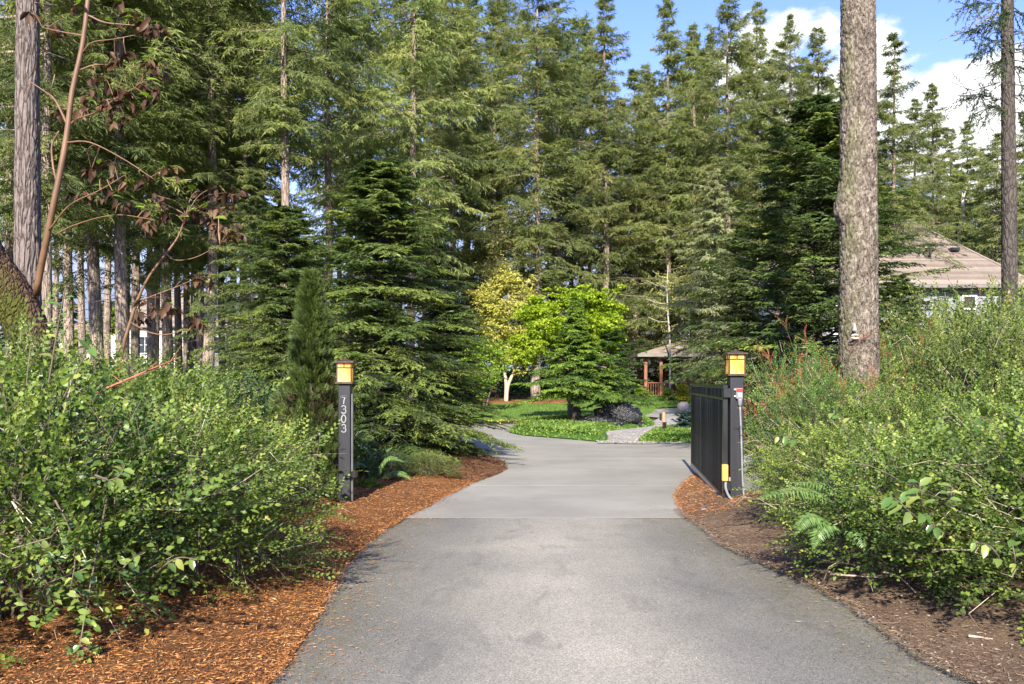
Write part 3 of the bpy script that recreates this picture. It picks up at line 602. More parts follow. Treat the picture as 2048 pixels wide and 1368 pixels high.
LF = [  # photo column of the trunk, distance, row of the top, kind, width, label
    (18, 40, -420, 2, 1.0, 'tall dark fir at the left picture edge, partly behind the big grey-brown trunk'),
    (95, 31, -500, 0, 1.0, 'tall fir just right of the big grey-brown trunk at far left'),
    (132, 42, -300, 1, 1.1, 'dark trunked fir left of the cream house, above the mossy leaning trunk'),
    (187, 36, -420, 2, 1.25, 'thick dark trunked fir between the mossy trunk and the pale straight trunk'),
    (241, 34, -480, 0, 1.15, 'fir with thick pale grey trunk standing in front of the cream house roof'),
    (275, 46, -200, 1, 1.0, 'fir right beside the thick pale grey trunk, above the thin sapling'),
    (332, 44, -260, 0, 1.2, 'dark trunked fir in front of the middle of the cream house'),
    (371, 52, -160, 1, .9, 'slim fir in front of the right half of the cream house'),
    (401, 50, -180, 3, .95, 'slim dark fir in front of the right end of the cream house'),
    (422, 38, -350, 2, 1.1, 'fir with red-brown flaring trunk at the right end of the cream house'),
    (490, 44, -260, 0, .95, 'light green fir with low sprays left of the conical hemlock'),
    (570, 34, -420, 1, .95, 'fir with long pale straight trunk above the narrow columnar cedar'),
    (655, 42, -260, 2, 1.0, 'fir with grey trunk rising directly above the left lamp post'),
    (825, 41, -230, 0, 1.0, 'tall fir rising behind the right half of the big hemlock'),
    (905, 52, -110, 3, 1.05, 'fir with bare lower trunk left of the yellow maple'),
    (935, 58, -60, 1, .95, 'slim bare trunked fir directly left of the yellow maple'),
    (1075, 50, -70, 3, 1.15, 'tall olive fir with straight trunk above the lime maple'),
    (1160, 66, 20, 1, .9, 'narrow pointed fir just right of the olive fir above the lime maple'),
    (1210, 56, -30, 4, 1.0, 'olive fir whose right edge borders the blue sky gap'),
    (1335, 58, -15, 4, 1.0, 'olive fir standing right of the blue sky gap, above the porch'),
    (1455, 52, -25, 3, 1.0, 'fir with bare grey trunk above the right lamp post, clouds behind it'),
    (1515, 60, -5, 4, .85, 'dense fir just right of the bare grey trunk, against the cloud'),
    (1580, 63, 20, 3, .8, 'thin fir against the white cloud left of the big right trunk'),
    (1635, 50, 45, 4, .9, 'pointed yellow-green fir touching the left side of the big right trunk'),
    (1785, 52, 55, 5, .95, 'pointed fir directly right of the big right trunk above the roof peak'),
    (1865, 62, 160, 4, .9, 'shorter fir below the blue sky, right of the roof peak'),
    (1935, 74, 235, 4, 1.0, 'low olive fir under the big cloud, above the right roof slope'),
    (1995, 60, 260, 3, 1.1, 'bushy low fir beside the dark thin trunk at far right'),
    (2050, 66, 215, 4, 1.0, 'low fir at the right picture edge behind the dark thin trunk'),
]
LF += [(1268, 60, 128, 5, 1.15, 'broad fir with its top in the blue sky gap, left of the porch roof'), (1388, 57, 70, 5, 1.1, 'full crowned fir between the blue sky gap and the bare grey trunk')]
for px, Y, top, kd, w, lab in LF: forest_tree(px, Y, top, kd, lab, w)
FAR_L = 'slender far fir in the dim rows behind the left trunks'
FAR_M = 'far fir in the dense rows behind the big hemlock and the maples'
FAR_R = 'far fir closing the forest behind the house and porch'
for px, Y, top, kd in ((50, 62, -120, 1), (160, 58, -150, 0), (300, 54, -160, 1), (313, 50, -190, 3), (353, 55, -120, 0), (440, 56, -140, 1), (465, 55, -160, 2), (215, 56, -150, 6), (110, 72, -60, 6), (520, 58, -150, 6), (255, 52, -170, 1), (388, 57, -130, 6)):
    forest_tree(px, Y, top, kd, FAR_L, .95, 'slender far firs on the left')
for px, Y, top, kd in ((700, 60, -130, 0), (1105, 72, 40, 3), (1240, 74, 190, 4), (1045, 72, 10, 3), (990, 58, -20, 4), (1140, 78, 60, 4), (740, 48, -210, 1), (870, 57, -120, 0), (850, 70, -60, 3), (1000, 66, -20, 1), (1120, 60, 10, 6), (680, 72, -60, 1), (800, 74, -30, 3), (930, 78, 0, 2), (1180, 76, 60, 3)):
    forest_tree(px, Y, top, kd, FAR_M, .95, 'far firs behind the hemlock')
for px, Y, top, kd in ((1490, 68, 70, 4), (1300, 72, 140, 4), (1690, 74, 120, 4), (1405, 62, 90, 5), (1540, 64, 110, 5), (1290, 66, 120, 4), (1385, 68, 40, 4), (1420, 74, 60, 3), (1550, 75, 90, 3), (1610, 70, 110, 4), (1730, 66, 140, 4), (1830, 76, 190, 3), (1900, 82, 250, 4), (1965, 84, 290, 3), (1660, 80, 150, 5), (1360, 72, 130, 3), (2090, 74, 260, 3)):
    forest_tree(px, Y, top, kd, FAR_R, 1.05, 'far firs behind the house')

# darker young firs at the back of the garden and a pale pine
YF = conifer(31, 9., .6, 2.3, 95, 15, 16, .17, .04, up=(-.05, .5), sag=.35, hang=.6, flat=.7, prof='cone')
YFm = (YF[0].mesh('crown', MAT['fir_dark']), YF[1].mesh('limbs', MAT['trunk_dark']), trunk_geo(9, .12, 8, 10, seed=4).mesh('trunk', MAT['trunk_dark'], True))
def young(px, Y, top, wid, lab, mat=None, grp=None):
    X = (px-1024)*Y/F; z = float(gz(X, Y)); s = (EYE + (HOR-top)*Y/F - z)/9
    t = thing('young_conifer', lab, 'tree', (X, Y, z-.03), RNG.random()*6.28, grp, (wid, wid, s))
    link('trunk', YFm[2], t); c = link('crown', YFm[0], t, 'stuff')
    if mat: c.material_slots[0].link = 'OBJECT'; c.material_slots[0].material = MAT[mat]
    link('limbs', YFm[1], t, 'stuff')
young(1262, 72, 520, 1.0, 'dark young conifer left of the slim pale sapling, behind the porch roof')
young(1310, 74, 470, 1.1, 'taller dark conifer directly behind the slim pale sapling')
young(1100, 66, 520, 1.0, 'dark young conifer behind the lime maple')
young(505, 29, 330, .9, 'light green drooping young fir left of the tall hemlock', 'fir')
young(1400, 58, 420, 1.3, 'bushy young fir above the porch roof, left of the pale pine', 'fir_olive')
young(1428, 46, 330, 1.15, 'pale silvery pine behind the left side of the right hemlock', 'pine_pale')
young(880, 44, 430, 1.0, 'dark young conifer behind the right flank of the big hemlock')
young(960, 60, 470, 1.0, 'small dark conifer in the gap left of the yellow maple')
young(560, 40, 380, 1.0, 'mid green young fir behind the narrow columnar cedar', 'fir')
young(1755, 56, 300, 1.3, 'bushy green fir just above the roof ridge, right of the big trunk', 'fir')
young(1915, 66, 330, 1.5, 'bushy fir behind the right roof slope, by the bare white stem', 'fir')
young(2015, 56, 330, 1.4, 'bushy olive fir right of the bare white stem', 'fir_olive')

# the far wood that closes the view beyond the rows of trees
fw = G(); r = np.random.default_rng(77); base_g, _w = conifer(78, 14., .3, 2.6, 44, 6, 5, 1.0, .42, up=(-.1, .5), sag=.3, hang=.6, flat=.8, prof='round', wood=False, strat=False)
n = 95; yy = r.uniform(92, 135, n); xx = r.uniform(-.30, .68, n)*yy; xx[:22] = r.uniform(-.68, -.3, 22)*yy[:22]; yy[:22] = r.uniform(122, 138, 22); a_ = r.random(n)*6.28; sc_ = r.uniform(.6, 1.15, n); Rm = np.zeros((n, 3, 3))
Rm[:, 0, 0] = np.cos(a_)*1.25; Rm[:, 0, 1] = -np.sin(a_)*1.25; Rm[:, 1, 0] = np.sin(a_)*1.25; Rm[:, 1, 1] = np.cos(a_)*1.25; Rm[:, 2, 2] = sc_
fw.stamp(base_g, Rm, np.stack([xx, yy, 0*xx+.6], 1), r.normal(0, .12, n)).build('far_wood', MAT['fir_dark'], None, False, 'stuff')

# undergrowth on the forest floor
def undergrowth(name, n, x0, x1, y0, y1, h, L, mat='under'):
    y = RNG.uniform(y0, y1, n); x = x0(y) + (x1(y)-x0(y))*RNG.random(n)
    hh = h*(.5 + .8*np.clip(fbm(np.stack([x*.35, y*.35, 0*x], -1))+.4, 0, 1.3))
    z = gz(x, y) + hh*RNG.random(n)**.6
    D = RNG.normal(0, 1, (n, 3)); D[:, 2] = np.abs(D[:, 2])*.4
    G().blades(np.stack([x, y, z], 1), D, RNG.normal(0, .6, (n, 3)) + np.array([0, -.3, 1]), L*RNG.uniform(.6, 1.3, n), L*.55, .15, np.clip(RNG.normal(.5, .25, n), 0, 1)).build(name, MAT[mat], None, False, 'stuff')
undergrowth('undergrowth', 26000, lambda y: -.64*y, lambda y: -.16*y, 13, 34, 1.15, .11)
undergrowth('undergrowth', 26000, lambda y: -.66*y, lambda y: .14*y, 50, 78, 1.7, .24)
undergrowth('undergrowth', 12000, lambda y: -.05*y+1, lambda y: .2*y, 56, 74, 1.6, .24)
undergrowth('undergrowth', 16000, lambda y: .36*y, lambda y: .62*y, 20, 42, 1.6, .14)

# ---------------------------------------------------------------- buildings
def roof_face(g, eave_a, eave_b, ridge_a, ridge_b, course=.20, th=.014):
    a, b, c, d = (np.array(p, float) for p in (eave_a, eave_b, ridge_b, ridge_a))
    L = np.linalg.norm((c+d)/2 - (a+b)/2); n = max(2, int(L/course)); nn = nrm(np.cross(b-a, (d-a)))
    if nn[2] < 0: nn = -nn
    for k in range(n):
        u0, u1 = k/n, (k+1)/n
        p0 = a+(d-a)*u0 + nn*th; p1 = b+(c-b)*u0 + nn*th; p2 = b+(c-b)*u1; p3 = a+(d-a)*u1
        g.add([p0, p1, p2, p3, a+(d-a)*u0, b+(c-b)*u0], None, [[0, 1, 2, 3], [4, 5, 1, 0]], RNG.random())
def siding_wall(g, a, b, z0, z1, nrm_out, board=.18):
    a = np.array([*a, 0.]); b = np.array([*b, 0.]); o = np.array([*nrm_out, 0.]); n = int(round((z1-z0)/board)); up = np.array([0, 0, 1.])
    for k in range(n):
        za = z0 + (z1-z0)*k/n; zb = z0 + (z1-z0)*(k+1)/n
        g.add([a+up*za+o*.018, b+up*za+o*.018, b+up*zb, a+up*zb, a+up*za, b+up*za], None, [[0, 1, 2, 3], [4, 5, 1, 0]], RNG.random())
def window(parent, x, y, z, w, h, mullion=True, depth=.09):
    """a window in a wall that faces the camera (-Y)"""
    f = G(); t = .09
    f.box((x, y-depth/2, z+h/2+t/2), (w+2*t, depth, t)); f.box((x, y-depth/2-.012, z-h/2-t/2), (w+2*t+.06, depth+.03, t))
    for s in (-1, 1): f.box((x+s*(w/2+t/2), y-depth/2, z), (t, depth, h))
    if mullion:
        f.box((x, y-depth*.35, z), (.05, depth*.6, h)); f.box((x, y-depth*.35-.004, z), (w, depth*.6, .05))
    o = f.build('window', MAT['trim'], parent)
    G().box((x, y-.012, z), (w, .02, h), .002).build('pane', MAT['glass'], o)
def box_walls(g, x0, x1, y0, y1, z0, z1, board=.18):
    siding_wall(g, (x0, y0), (x1, y0), z0, z1, (0, -1), board); siding_wall(g, (x1, y0), (x1, y1), z0, z1, (1, 0), board)
    siding_wall(g, (x1, y1), (x0, y1), z0, z1, (0, 1), board); siding_wall(g, (x0, y1), (x0, y0), z0, z1, (-1, 0), board)
def hip_roof(parent, x0, x1, y0, y1, ze, rx0, rx1, ry, zr, ov=.6, course=.2):
    g = G(); A, B, C, D = (x0-ov, y0-ov, ze), (x1+ov, y0-ov, ze), (x1+ov, y1+ov, ze), (x0-ov, y1+ov, ze); R0, R1 = (rx0, ry, zr), (rx1, ry, zr)
    roof_face(g, A, B, R0, R1, course); roof_face(g, C, D, R1, R0, course); roof_face(g, B, C, R1, R1, course); roof_face(g, D, A, R0, R0, course)
    r = g.build('roof', MAT['shingle'], parent)
    s = G().add([A, B, C, D], None, [[3, 2, 1, 0]]); s.v[-1] = s.v[-1] - np.array([0, 0, .19]); s.build('soffit', MAT['fascia'], parent)
    f = G()
    for p, q in ((A, B), (B, C), (C, D), (D, A)):
        p = np.array(p); q = np.array(q); e = np.array([0, 0, -.1]); f.bar(p+e, q+e, .04, .18, .004)
    f.build('gutter', MAT['fascia'], parent)
    cap = G()
    for p, q in ((A, R0), (D, R0), (B, R1), (C, R1), (R0, R1)):
        cap.bar(np.array(p)+[0, 0, .02], np.array(q)+[0, 0, .02], .22, .035, .006)
    cap.build('ridge_cap', MAT['shingle'], parent)
    return r
hs = thing('grey_house', 'grey sided house with brown hip roof behind the right hemlock and big trunk', 'house', (0, 0, 0))
g = G(); box_walls(g, 13.2, 27.2, 47.2, 62.5, .3, 6.75); g.build('wall', MAT['siding'], hs)
rf = hip_roof(hs, 13.2, 27.2, 47.2, 62.5, 6.75, 19.8, 24.9, 54.9, 11.55)
for (px, py, w) in ((1908, 488, .5), (1800, 480, .5), (1858, 486, .42)):
    Y = 50.6; p = pt(px, py, Y); zr = 6.75 + (Y-46.6)*(11.55-6.75)/(54.9-46.6)
    G().box((p[0], Y, zr+.10), (w, .45, .2), .03).build('roof_vent', MAT['black'], rf)
G().tube([(23.6, 49.8, 8.4), (23.6, 49.8, 9.0)], .06, 10).build('vent_pipe', MAT['black'], rf)
for (px, py, w, h) in ((1938, 605, .6, .6), (1690, 640, 1.2, 1.4)):
    p = pt(px, py, 47.2); window(hs, p[0], 47.2, p[2], w, h, w > .9)
g = G(); box_walls(g, 10.85, 18.2, 57.2, 66., .4, 6.9); g.build('wing_wall', MAT['siding'], hs)
hip_roof(hs, 10.85, 18.2, 57.2, 66., 6.9, 13.6, 15.6, 61.6, 9.6)
for (px, py, w, h) in ((1393, 645, .9, 1.9), (1440, 645, .9, 1.9)):
    p = pt(px, py, 57.2); window(hs, p[0], 57.2, p[2], w, h)

# porch
pz = .60
pc = thing('covered_porch', 'covered wooden porch with red-brown posts and railing under a brown roof', 'porch', (0, 0, 0))
PX0, PX1, PY0, PY1 = 8.18, 12.4, 54.0, 57.0
G().box(((PX0+PX1)/2, (PY0+PY1)/2, pz-.08), (PX1-PX0+.3, PY1-PY0+.3, .22), .01).build('deck', MAT['porchwood'], pc)
ztop = EYE - (716-HOR)*54/F
posts = [(PX0, PY0), (9.12, PY0), (10.55, PY0), (PX1, PY0), (PX0, PY1-.1), (9.95, PY1-.1)]
for x, y in posts: G().box((x, y, (pz+ztop)/2), (.19, .19, ztop-pz), .012).build('post', MAT['porchwood'], pc)
for (a, b) in (((PX0-.1, PY0), (PX1, PY0)), ((PX0, PY0+.12), (PX0, PY1))):
    G().bar((*a, ztop+.11), (*b, ztop+.11), .17, .22, .01).build('beam', MAT['fascia'], pc)
bal = G().box((0, 0, .41), (.045, .045, .72), .004).mesh('baluster', MAT['porchwood'])
for (a, b) in zip(posts[:3], posts[1:4]):
    for zz, nm in ((pz+.92, 'handrail'), (pz+.12, 'bottom_rail')):
        G().bar((a[0]+.1, a[1], zz), (b[0]-.1, b[1], zz), .07 if nm == 'bottom_rail' else .12, .06, .006).build(nm, MAT['porchwood'], pc)
    nb = int((b[0]-a[0]-.2)/.125)
    for k in range(nb): link('baluster', bal, pc, None, (a[0]+.1+(b[0]-a[0]-.2)*(k+.5)/nb, a[1], pz+.09))
for zz, nm in ((pz+.92, 'handrail'), (pz+.12, 'bottom_rail')): G().bar((PX0, PY0+.1, zz), (PX0, PY1-.2, zz), .09, .06, .006).build(nm, MAT['porchwood'], pc)
for k in range(20): link('baluster', bal, pc, None, (PX0, PY0+.22+k*.128, pz+.09))
g = G(); ze = ztop+.24; o = .55
A, B, C, D = (PX0-o, PY0-o, ze), (PX1+.6, PY0-o, ze), (PX1+.6, PY1+o, ze), (PX0-o, PY1+o, ze); R0, R1 = (PX0+2.6, (PY0+PY1)/2, ze+.95), (PX1+.6, (PY0+PY1)/2, ze+.95)
roof_face(g, A, B, R0, R1); roof_face(g, D, A, R0, R0); roof_face(g, C, D, R1, R0); g.build('roof', MAT['shingle'], pc)
f = G()
for p, q in ((A, B), (D, A)): f.bar(np.array(p)+[0, 0, -.09], np.array(q)+[0, 0, -.09], .04, .17, .004)
f.build('gutter', MAT['fascia'], pc)
G().add([A, B, C, D], None, [[3, 2, 1, 0]]).build('soffit', MAT['fascia'], pc).location.z = -.17
# small pendant lamp under the porch roof
p = pt(1303, 741, 55.2)
lt = thing('pendant_lamp', 'small white globe lamp hanging under the porch roof', 'lamp', tuple(p))
g = G(); a = np.linspace(-np.pi/2, np.pi/2, 9); g.tube(np.stack([0*a, 0*a, np.sin(a)*.16], 1), np.cos(a)*.16+.002, 14); g.build('globe', MAT['trim'], lt, True)
G().tube([(0, 0, .15), (0, 0, ztop-p[2]+.2)], .012, 6).build('cord', MAT['black'], lt)

# grey outbuilding behind the porch
sh = thing('grey_outbuilding', 'grey vertical boarded outbuilding behind the porch', 'shed', (0, 0, 0))
sx0, sx1, sy, z1 = (1222-1024)*63/F, (1372-1024)*63/F, 63., EYE + (HOR-668)*63/F
nb = 34
for k in range(nb):
    w = (sx1-sx0)/nb; x = sx0+(k+.5)*w; top = z1 + 1.15*(1-abs((k+.5)/nb-.35)/.65)
    G().box((x, sy + .012*(k % 2), (.4+top)/2), (w-.015, .05, top-.4), .006).build('board', MAT['shedwall'], sh)
G().box(((sx0+sx1)/2, sy+2.4, (.4+z1)/2), (sx1-sx0-.1, 4.6, z1-.4), .01).build('body', MAT['shedwall'], sh)
g = G(); xm = sx0+.35*(sx1-sx0); zr = z1+1.28
roof_face(g, (sx0-.5, sy-.4, z1-.1), (sx0-.5, sy+5, z1-.1), (xm, sy-.4, zr), (xm, sy+5, zr)); roof_face(g, (sx1+.5, sy+5, z1-.1), (sx1+.5, sy-.4, z1-.1), (xm, sy+5, zr), (xm, sy-.4, zr))
g.build('roof', MAT['shingle'], sh)

# cream house far left
ch = thing('cream_house', 'cream sided house with pale brown roof seen between the left trunks', 'house', (0, 0, 0))
cx0, cx1, cy = (205-1024)*98/F, (452-1024)*98/F, 98.; cz = EYE + (HOR-652)*98/F
g = G(); box_walls(g, cx0, cx1, cy, cy+10, .4, cz, .22); g.build('wall', MAT['cream'], ch)
hip_roof(ch, cx0, cx1, cy, cy+10, cz, cx0+4.2, cx1-4.2, cy+5, cz+4.3, .5, .25)
for px in (290, 345, 392, 428):
    p = pt(px, 690, cy); window(ch, p[0], cy, p[2], 1.2, 1.8)
gh = thing('garden_house', 'small pale outbuilding with low roof left of the cream house', 'shed', (0, 0, 0))
gx0, gx1, gy = (100-1024)*99/F, (188-1024)*99/F, 99.; gzr = EYE + (HOR-680)*99/F
g = G(); box_walls(g, gx0, gx1, gy, gy+5, .4, gzr, .22); g.build('wall', MAT['cream'], gh); hip_roof(gh, gx0, gx1, gy, gy+5, gzr, gx0+1.6, gx1-1.6, gy+2.5, gzr+1.9, .3, .25)

# ---------------------------------------------------------------- garden: lawn, island bed, gravel, path
def poly_patch(name, pts, h, mat, kind='structure', res=.18, base=0., edge=.35, amp=.03, zadd=None):
    P = np.array(pts, float); P = cr(np.vstack([P, P[:1]]), len(P)*10)[:-1]; c = P.mean(0)
    u = np.linspace(0, 1, 16)**.75; n = len(P)
    X = c[0] + (P[:, 0]-c[0])[None]*u[:, None]; Y = c[1] + (P[:, 1]-c[1])[None]*u[:, None]
    dist = (1-u)[:, None]*np.linalg.norm(P-c, axis=1)[None]
    Z = gz(X, Y) + base + h*smooth(0, edge, dist) + amp*fbm(np.stack([X*1.5, Y*1.5, 0*X], -1))*smooth(0, edge, dist)
    i = np.arange(15)[:, None]*n; j = np.arange(n); k = (j+1) % n
    G().add(np.stack([X, Y, Z], -1), None, np.stack([i+j, i+n+j, i+n+k, i+k], -1).reshape(-1, 4)).build(name, MAT[mat], None, True, kind)
    return P
def inside(P, x, y):
    r = np.zeros(len(x), bool); j = len(P)-1
    for i in range(len(P)):
        c = (P[i, 1] > y) != (P[j, 1] > y); dx = (P[j, 0]-P[i, 0])*(y-P[i, 1])/(P[j, 1]-P[i, 1]+1e-12)+P[i, 0]
        r ^= c & (x < dx); j = i
    return r
def edge_dist(P, x, y):
    d = np.full(len(x), 9e9); Q = np.roll(P, -1, 0)
    for a, b in zip(P, Q):
        ab = b-a; t = np.clip(((x-a[0])*ab[0]+(y-a[1])*ab[1])/(ab@ab+1e-12), 0, 1)
        d = np.minimum(d, np.hypot(x-a[0]-t*ab[0], y-a[1]-t*ab[1]))
    return d
def cover(name, P, n, h, L, Wd, mat, base, edge=.35, up=.6):
    lo, hi = P.min(0), P.max(0); x = RNG.uniform(lo[0], hi[0], n*2); y = RNG.uniform(lo[1], hi[1], n*2); k = inside(P, x, y); x = x[k][:n]; y = y[k][:n]; n = len(x)
    d = edge_dist(P, x, y); z = gz(x, y) + base + h*smooth(0, edge, d)*(1+.25*fbm(np.stack([x*2, y*2, 0*x], -1))) - L*.25*RNG.random(n)
    D = RNG.normal(0, 1, (n, 3)); D[:, 2] = np.abs(D[:, 2])*up + up*.3
    G().blades(np.stack([x, y, z], 1), D, np.array([0, 0, 1.])+RNG.normal(0, .5, (n, 3)), L*RNG.uniform(.6, 1.3, n), Wd, .15,
               np.clip(RNG.normal(.5, .2, n) + .35*fbm(np.stack([x*.9, y*.9, 0*x], -1)), 0, 1)).build(name, MAT[mat], None, False, 'stuff')
ISL = [gpt(*p) for p in ((1018, 866), (1050, 872), (1100, 876), (1160, 881), (1208, 885), (1216, 878), (1205, 869), (1240, 862), (1290, 857), (1310, 851), (1290, 846), (1200, 846), (1100, 846), (1040, 851))]
P = poly_patch('planting_island', ISL, .14, 'coverbase', base=.03); cover('ground_cover', P, 26000, .22, .085, .05, 'cover', .03)
pk = gpt(1115, 857); a = RNG.normal(0, 1, (500, 2))*[1.0, .5] + pk
G().blades(np.column_stack([a, np.full(500, .27)]), RNG.normal(0, 1, (500, 3)), np.array([0, -.3, 1.])+RNG.normal(0, .3, (500, 3)), .06, .05, .1, RNG.random(500)).build('yellow_flowers', MAT['flower'], None, False, 'stuff')
RB = [gpt(*p) for p in ((1276, 886), (1320, 887), (1385, 887), (1450, 888), (1470, 872), (1420, 862), (1360, 863), (1310, 868), (1285, 876))]
P = poly_patch('planting_bed', RB, .12, 'coverbase', base=.03); cover('ground_cover', P, 12000, .19, .075, .045, 'cover', .03)
GRV = [gpt(*p) for p in ((1195, 888), (1300, 889), (1400, 886), (1500, 880), (1480, 846), (1400, 838), (1340, 836), (1300, 846), (1240, 852), (1190, 868))]
P = poly_patch('gravel_bed', GRV, .02, 'gravel', base=.022, amp=.015)
lo, hi = P.min(0), P.max(0); n = 5500; x = RNG.uniform(lo[0], hi[0], n); y = lo[1]+(hi[1]-lo[1])*RNG.random(n)**1.6; k = inside(P, x, y)
pebbles('gravel', np.column_stack([x[k], y[k], gz(x[k], y[k])+.045]), .028)
LWN = [(-14, 34.3), (-6, 34.2), (-1, 34.0), (2.2, 34.6), (4.2, 36.), (5.5, 37.4), (6.6, 40), (7.2, 45), (7, 53), (0, 54), (-8, 53), (-15, 50), (-18, 40)]
P = poly_patch('lawn', LWN, .05, 'lawn', base=.03); cover('grass', P, 30000, .05, .10, .022, 'grassb', .03, up=1.4)
LW2 = [gpt(1400, 829) , (5.9, 37.6), (6.3, 42), (6.6, 46), (7.2, 53.4), (12.5, 53.6), (14, 50), (12, 45.5), (9.6, 44.2), (8.2, 43)]
LW2 = [(5.9, 43.0), (6.3, 47), (7.0, 53.4), (12.5, 53.6), (14, 50), (12.5, 47.2), (9.8, 45.9), (8.0, 44.6)]
P = poly_patch('front_lawn', LW2, .08, 'lawn', base=.03); cover('grass', P, 14000, .14, .11, .04, 'cover', .03, up=1.2)
PTH = [(5.2, 38.6), (6.2, 41.6), (8.2, 43.4), (10.2, 45), (13.5, 46.5), (16, 44), (12, 40.5), (9.2, 38.4), (7.3, 36.8), (6, 36.4)]
poly_patch('garden_path', PTH, .0, 'concrete', base=.05, amp=0.)
PB = [(8.4, 40.4), (9.6, 41.2), (11.5, 41.2), (12, 38.5), (9.5, 37.6), (8.3, 38.9)]
P = poly_patch('pot_bed', PB, .1, 'coverbase', base=.055); cover('ground_cover', P, 6000, .18, .1, .06, 'cover', .055)
MB = [(-6, 47.5), (-1.5, 46.4), (2.5, 46.6), (3.2, 49), (0, 51), (-6, 51)]
poly_patch('tree_bed', MB, .12, 'mulch', base=.06)

# stones
def boulder(name, lab, c, d, seed, mat='rock', sub=5, amp=.35, sharp=1.):
    import bmesh as bm_
    b = bm_.new(); bm_.ops.create_icosphere(b, subdivisions=sub, radius=1); me = bpy.data.meshes.new(name); b.to_mesh(me); b.free()
    v = np.array([x.co[:] for x in me.vertices]); r = 1 + amp*(np.abs(fbm(v*1.3+seed, 4))*sharp*-1.2 + .5*fbm(v*2.6+seed+4, 3)) + .06*(1-np.abs(vnoise(v*[9, 9, 3]+seed)))
    v = v*r[:, None]*np.array(d); v[:, 2] = np.maximum(v[:, 2], -d[2]*.45)
    me.vertices.foreach_set('co', v.astype(np.float32).ravel()); me.polygons.foreach_set('use_smooth', np.ones(len(me.polygons), bool)); me.materials.append(MAT[mat]); me.update()
    return tag(link(name, me, None, None, c), lab, 'rock')
x, y = gpt(1238, 858); boulder('boulder', 'large glossy black craggy boulder right of the bed conifer', (x, y+.3, .34), (.78, .6, .62), 2.2, amp=.55)
x, y = gpt(1178, 860); boulder('flat_rock', 'low flat black rock at the foot of the bed conifer', (x+.25, y+.1, .18), (.95, .5, .25), 8.4, amp=.5)
x, y = gpt(1320, 824); boulder('stone', 'small round stone in the front lawn by the path', (6.5, 45.2, .40), (.16, .14, .14), 5.4, 'pot', 3)
x, y = gpt(1409, 1028); boulder('stone', 'small grey stone at the mulch edge in front of the open gate', (x, y, .03), (.06, .045, .04), 3.1, 'grey_metal', 3)
x, y = gpt(1952, 1310); boulder('stone', 'pale flat stone on the soil at the lower right', (x, y, .03), (.03, .025, .02), 6.1, 'pot', 3)

# ---------------------------------------------------------------- garden trees and shrubs
def leafy(name, lab, cat, loc, H, trunks, clumps, n, L, mat, bark, flat=.5, twigs=400, Wk=.8, seed=1, r0=.08, group=None):
    """deciduous tree: trunks given as polylines, crown clumps as (x, y, z, rx, rz)"""
    r = np.random.default_rng(seed); t = thing(name, lab, cat, loc, 0, group); g = G()
    for pl in trunks:
        p = cr(pl, 14); g.tube(p, np.linspace(r0, r0*.3, 14), 8)
    C = np.array(clumps, float); vol = C[:, 3]**2*C[:, 4]; w = vol/vol.sum()
    tips = np.concatenate([cr(pl, 14)[5:] for pl in trunks])
    for c in C:
        b = tips[np.argmin(np.linalg.norm(tips-c[:3], axis=1) + .6*np.maximum(tips[:, 2]-c[2], 0))]
        m = (b+c[:3])/2 + r.normal(0, .1, 3); g.tube(cr([b, m, c[:3]], 6), np.linspace(r0*.4, r0*.12, 6), 5)
    k = r.choice(len(C), twigs, p=w); d = nrm(r.normal(0, 1, (twigs, 3))); q = r.uniform(.5, 1.05, twigs)[:, None]
    ends = C[k, :3] + d*q*np.stack([C[k, 3], C[k, 3], C[k, 4]], 1); st = C[k, :3] + (ends - C[k, :3])*.25
    g.sticks(st, ends, .008, .003); g.build('trunk', MAT[bark], t, True)
    # leaves sit in small sprays round the twig ends
    j = r.integers(0, twigs, n); sp = ends[j] + r.normal(0, 1, (n, 3))*np.array([1, 1, .35])*(C[k[j], 3]*.17)[:, None]
    nn = np.array([0, 0, 1.]) + r.normal(0, flat, (n, 3)); dd = r.normal(0, 1, (n, 3)); dd[:, 2] = dd[:, 2]*.4 - .2
    tw = r.normal(0, .16, twigs)
    G().blades(sp, dd, nn, L*r.uniform(.6, 1.25, n), L*Wk*r.uniform(.7, 1.1, n), .15, np.clip(.5 + tw[j] + r.normal(0, .14, n), 0, 1), droop=.1).build('crown', MAT[mat], t, False, 'stuff')
    return t
rr = np.random.default_rng(5)
# lime maple behind the bed conifer
bx, by = (1140-1024)*33/F, 33.
def pc_(px, py, Y, ox, oy, z0): p = pt(px, py, Y); return (p[0]-ox, p[1]-oy, p[2]-z0)
cl_ = [pc_(px, py, 33+dy, bx, by, 0) + (r_, .55*r_) for px, py, dy, r_ in (
    (1065, 635, 0, .6), (1085, 665, -.4, .6), (1060, 690, .2, .55), (1045, 712, .1, .5), (1110, 620, .4, .5), (1150, 605, .2, .5), (1180, 600, -.2, .5), (1205, 625, .2, .55), (1228, 592, .3, .30), (1240, 582, .3, .2), (1172, 582, 0, .28), (1105, 592, .3, .3), (1068, 612, 0, .32), (1140, 586, .2, .25), (1215, 650, 0, .55), (1190, 665, -.4, .6), (1235, 625, .5, .35), (1175, 640, .5, .6), (1200, 690, .2, .55), (1130, 655, .6, .6), (1100, 690, .4, .5), (1230, 690, .3, .35), (1035, 690, .3, .35), (1055, 725, -1.5, .4), (1075, 705, -2.2, .45), (1100, 655, -2.6, .42), (1165, 650, -2.6, .45), (1195, 665, -2.4, .45), (1210, 705, -2., .4), (1180, 690, -2.4, .35), (1225, 655, -1.5, .4), (1105, 630, -2.4, .32), (1155, 625, -2.4, .32))]
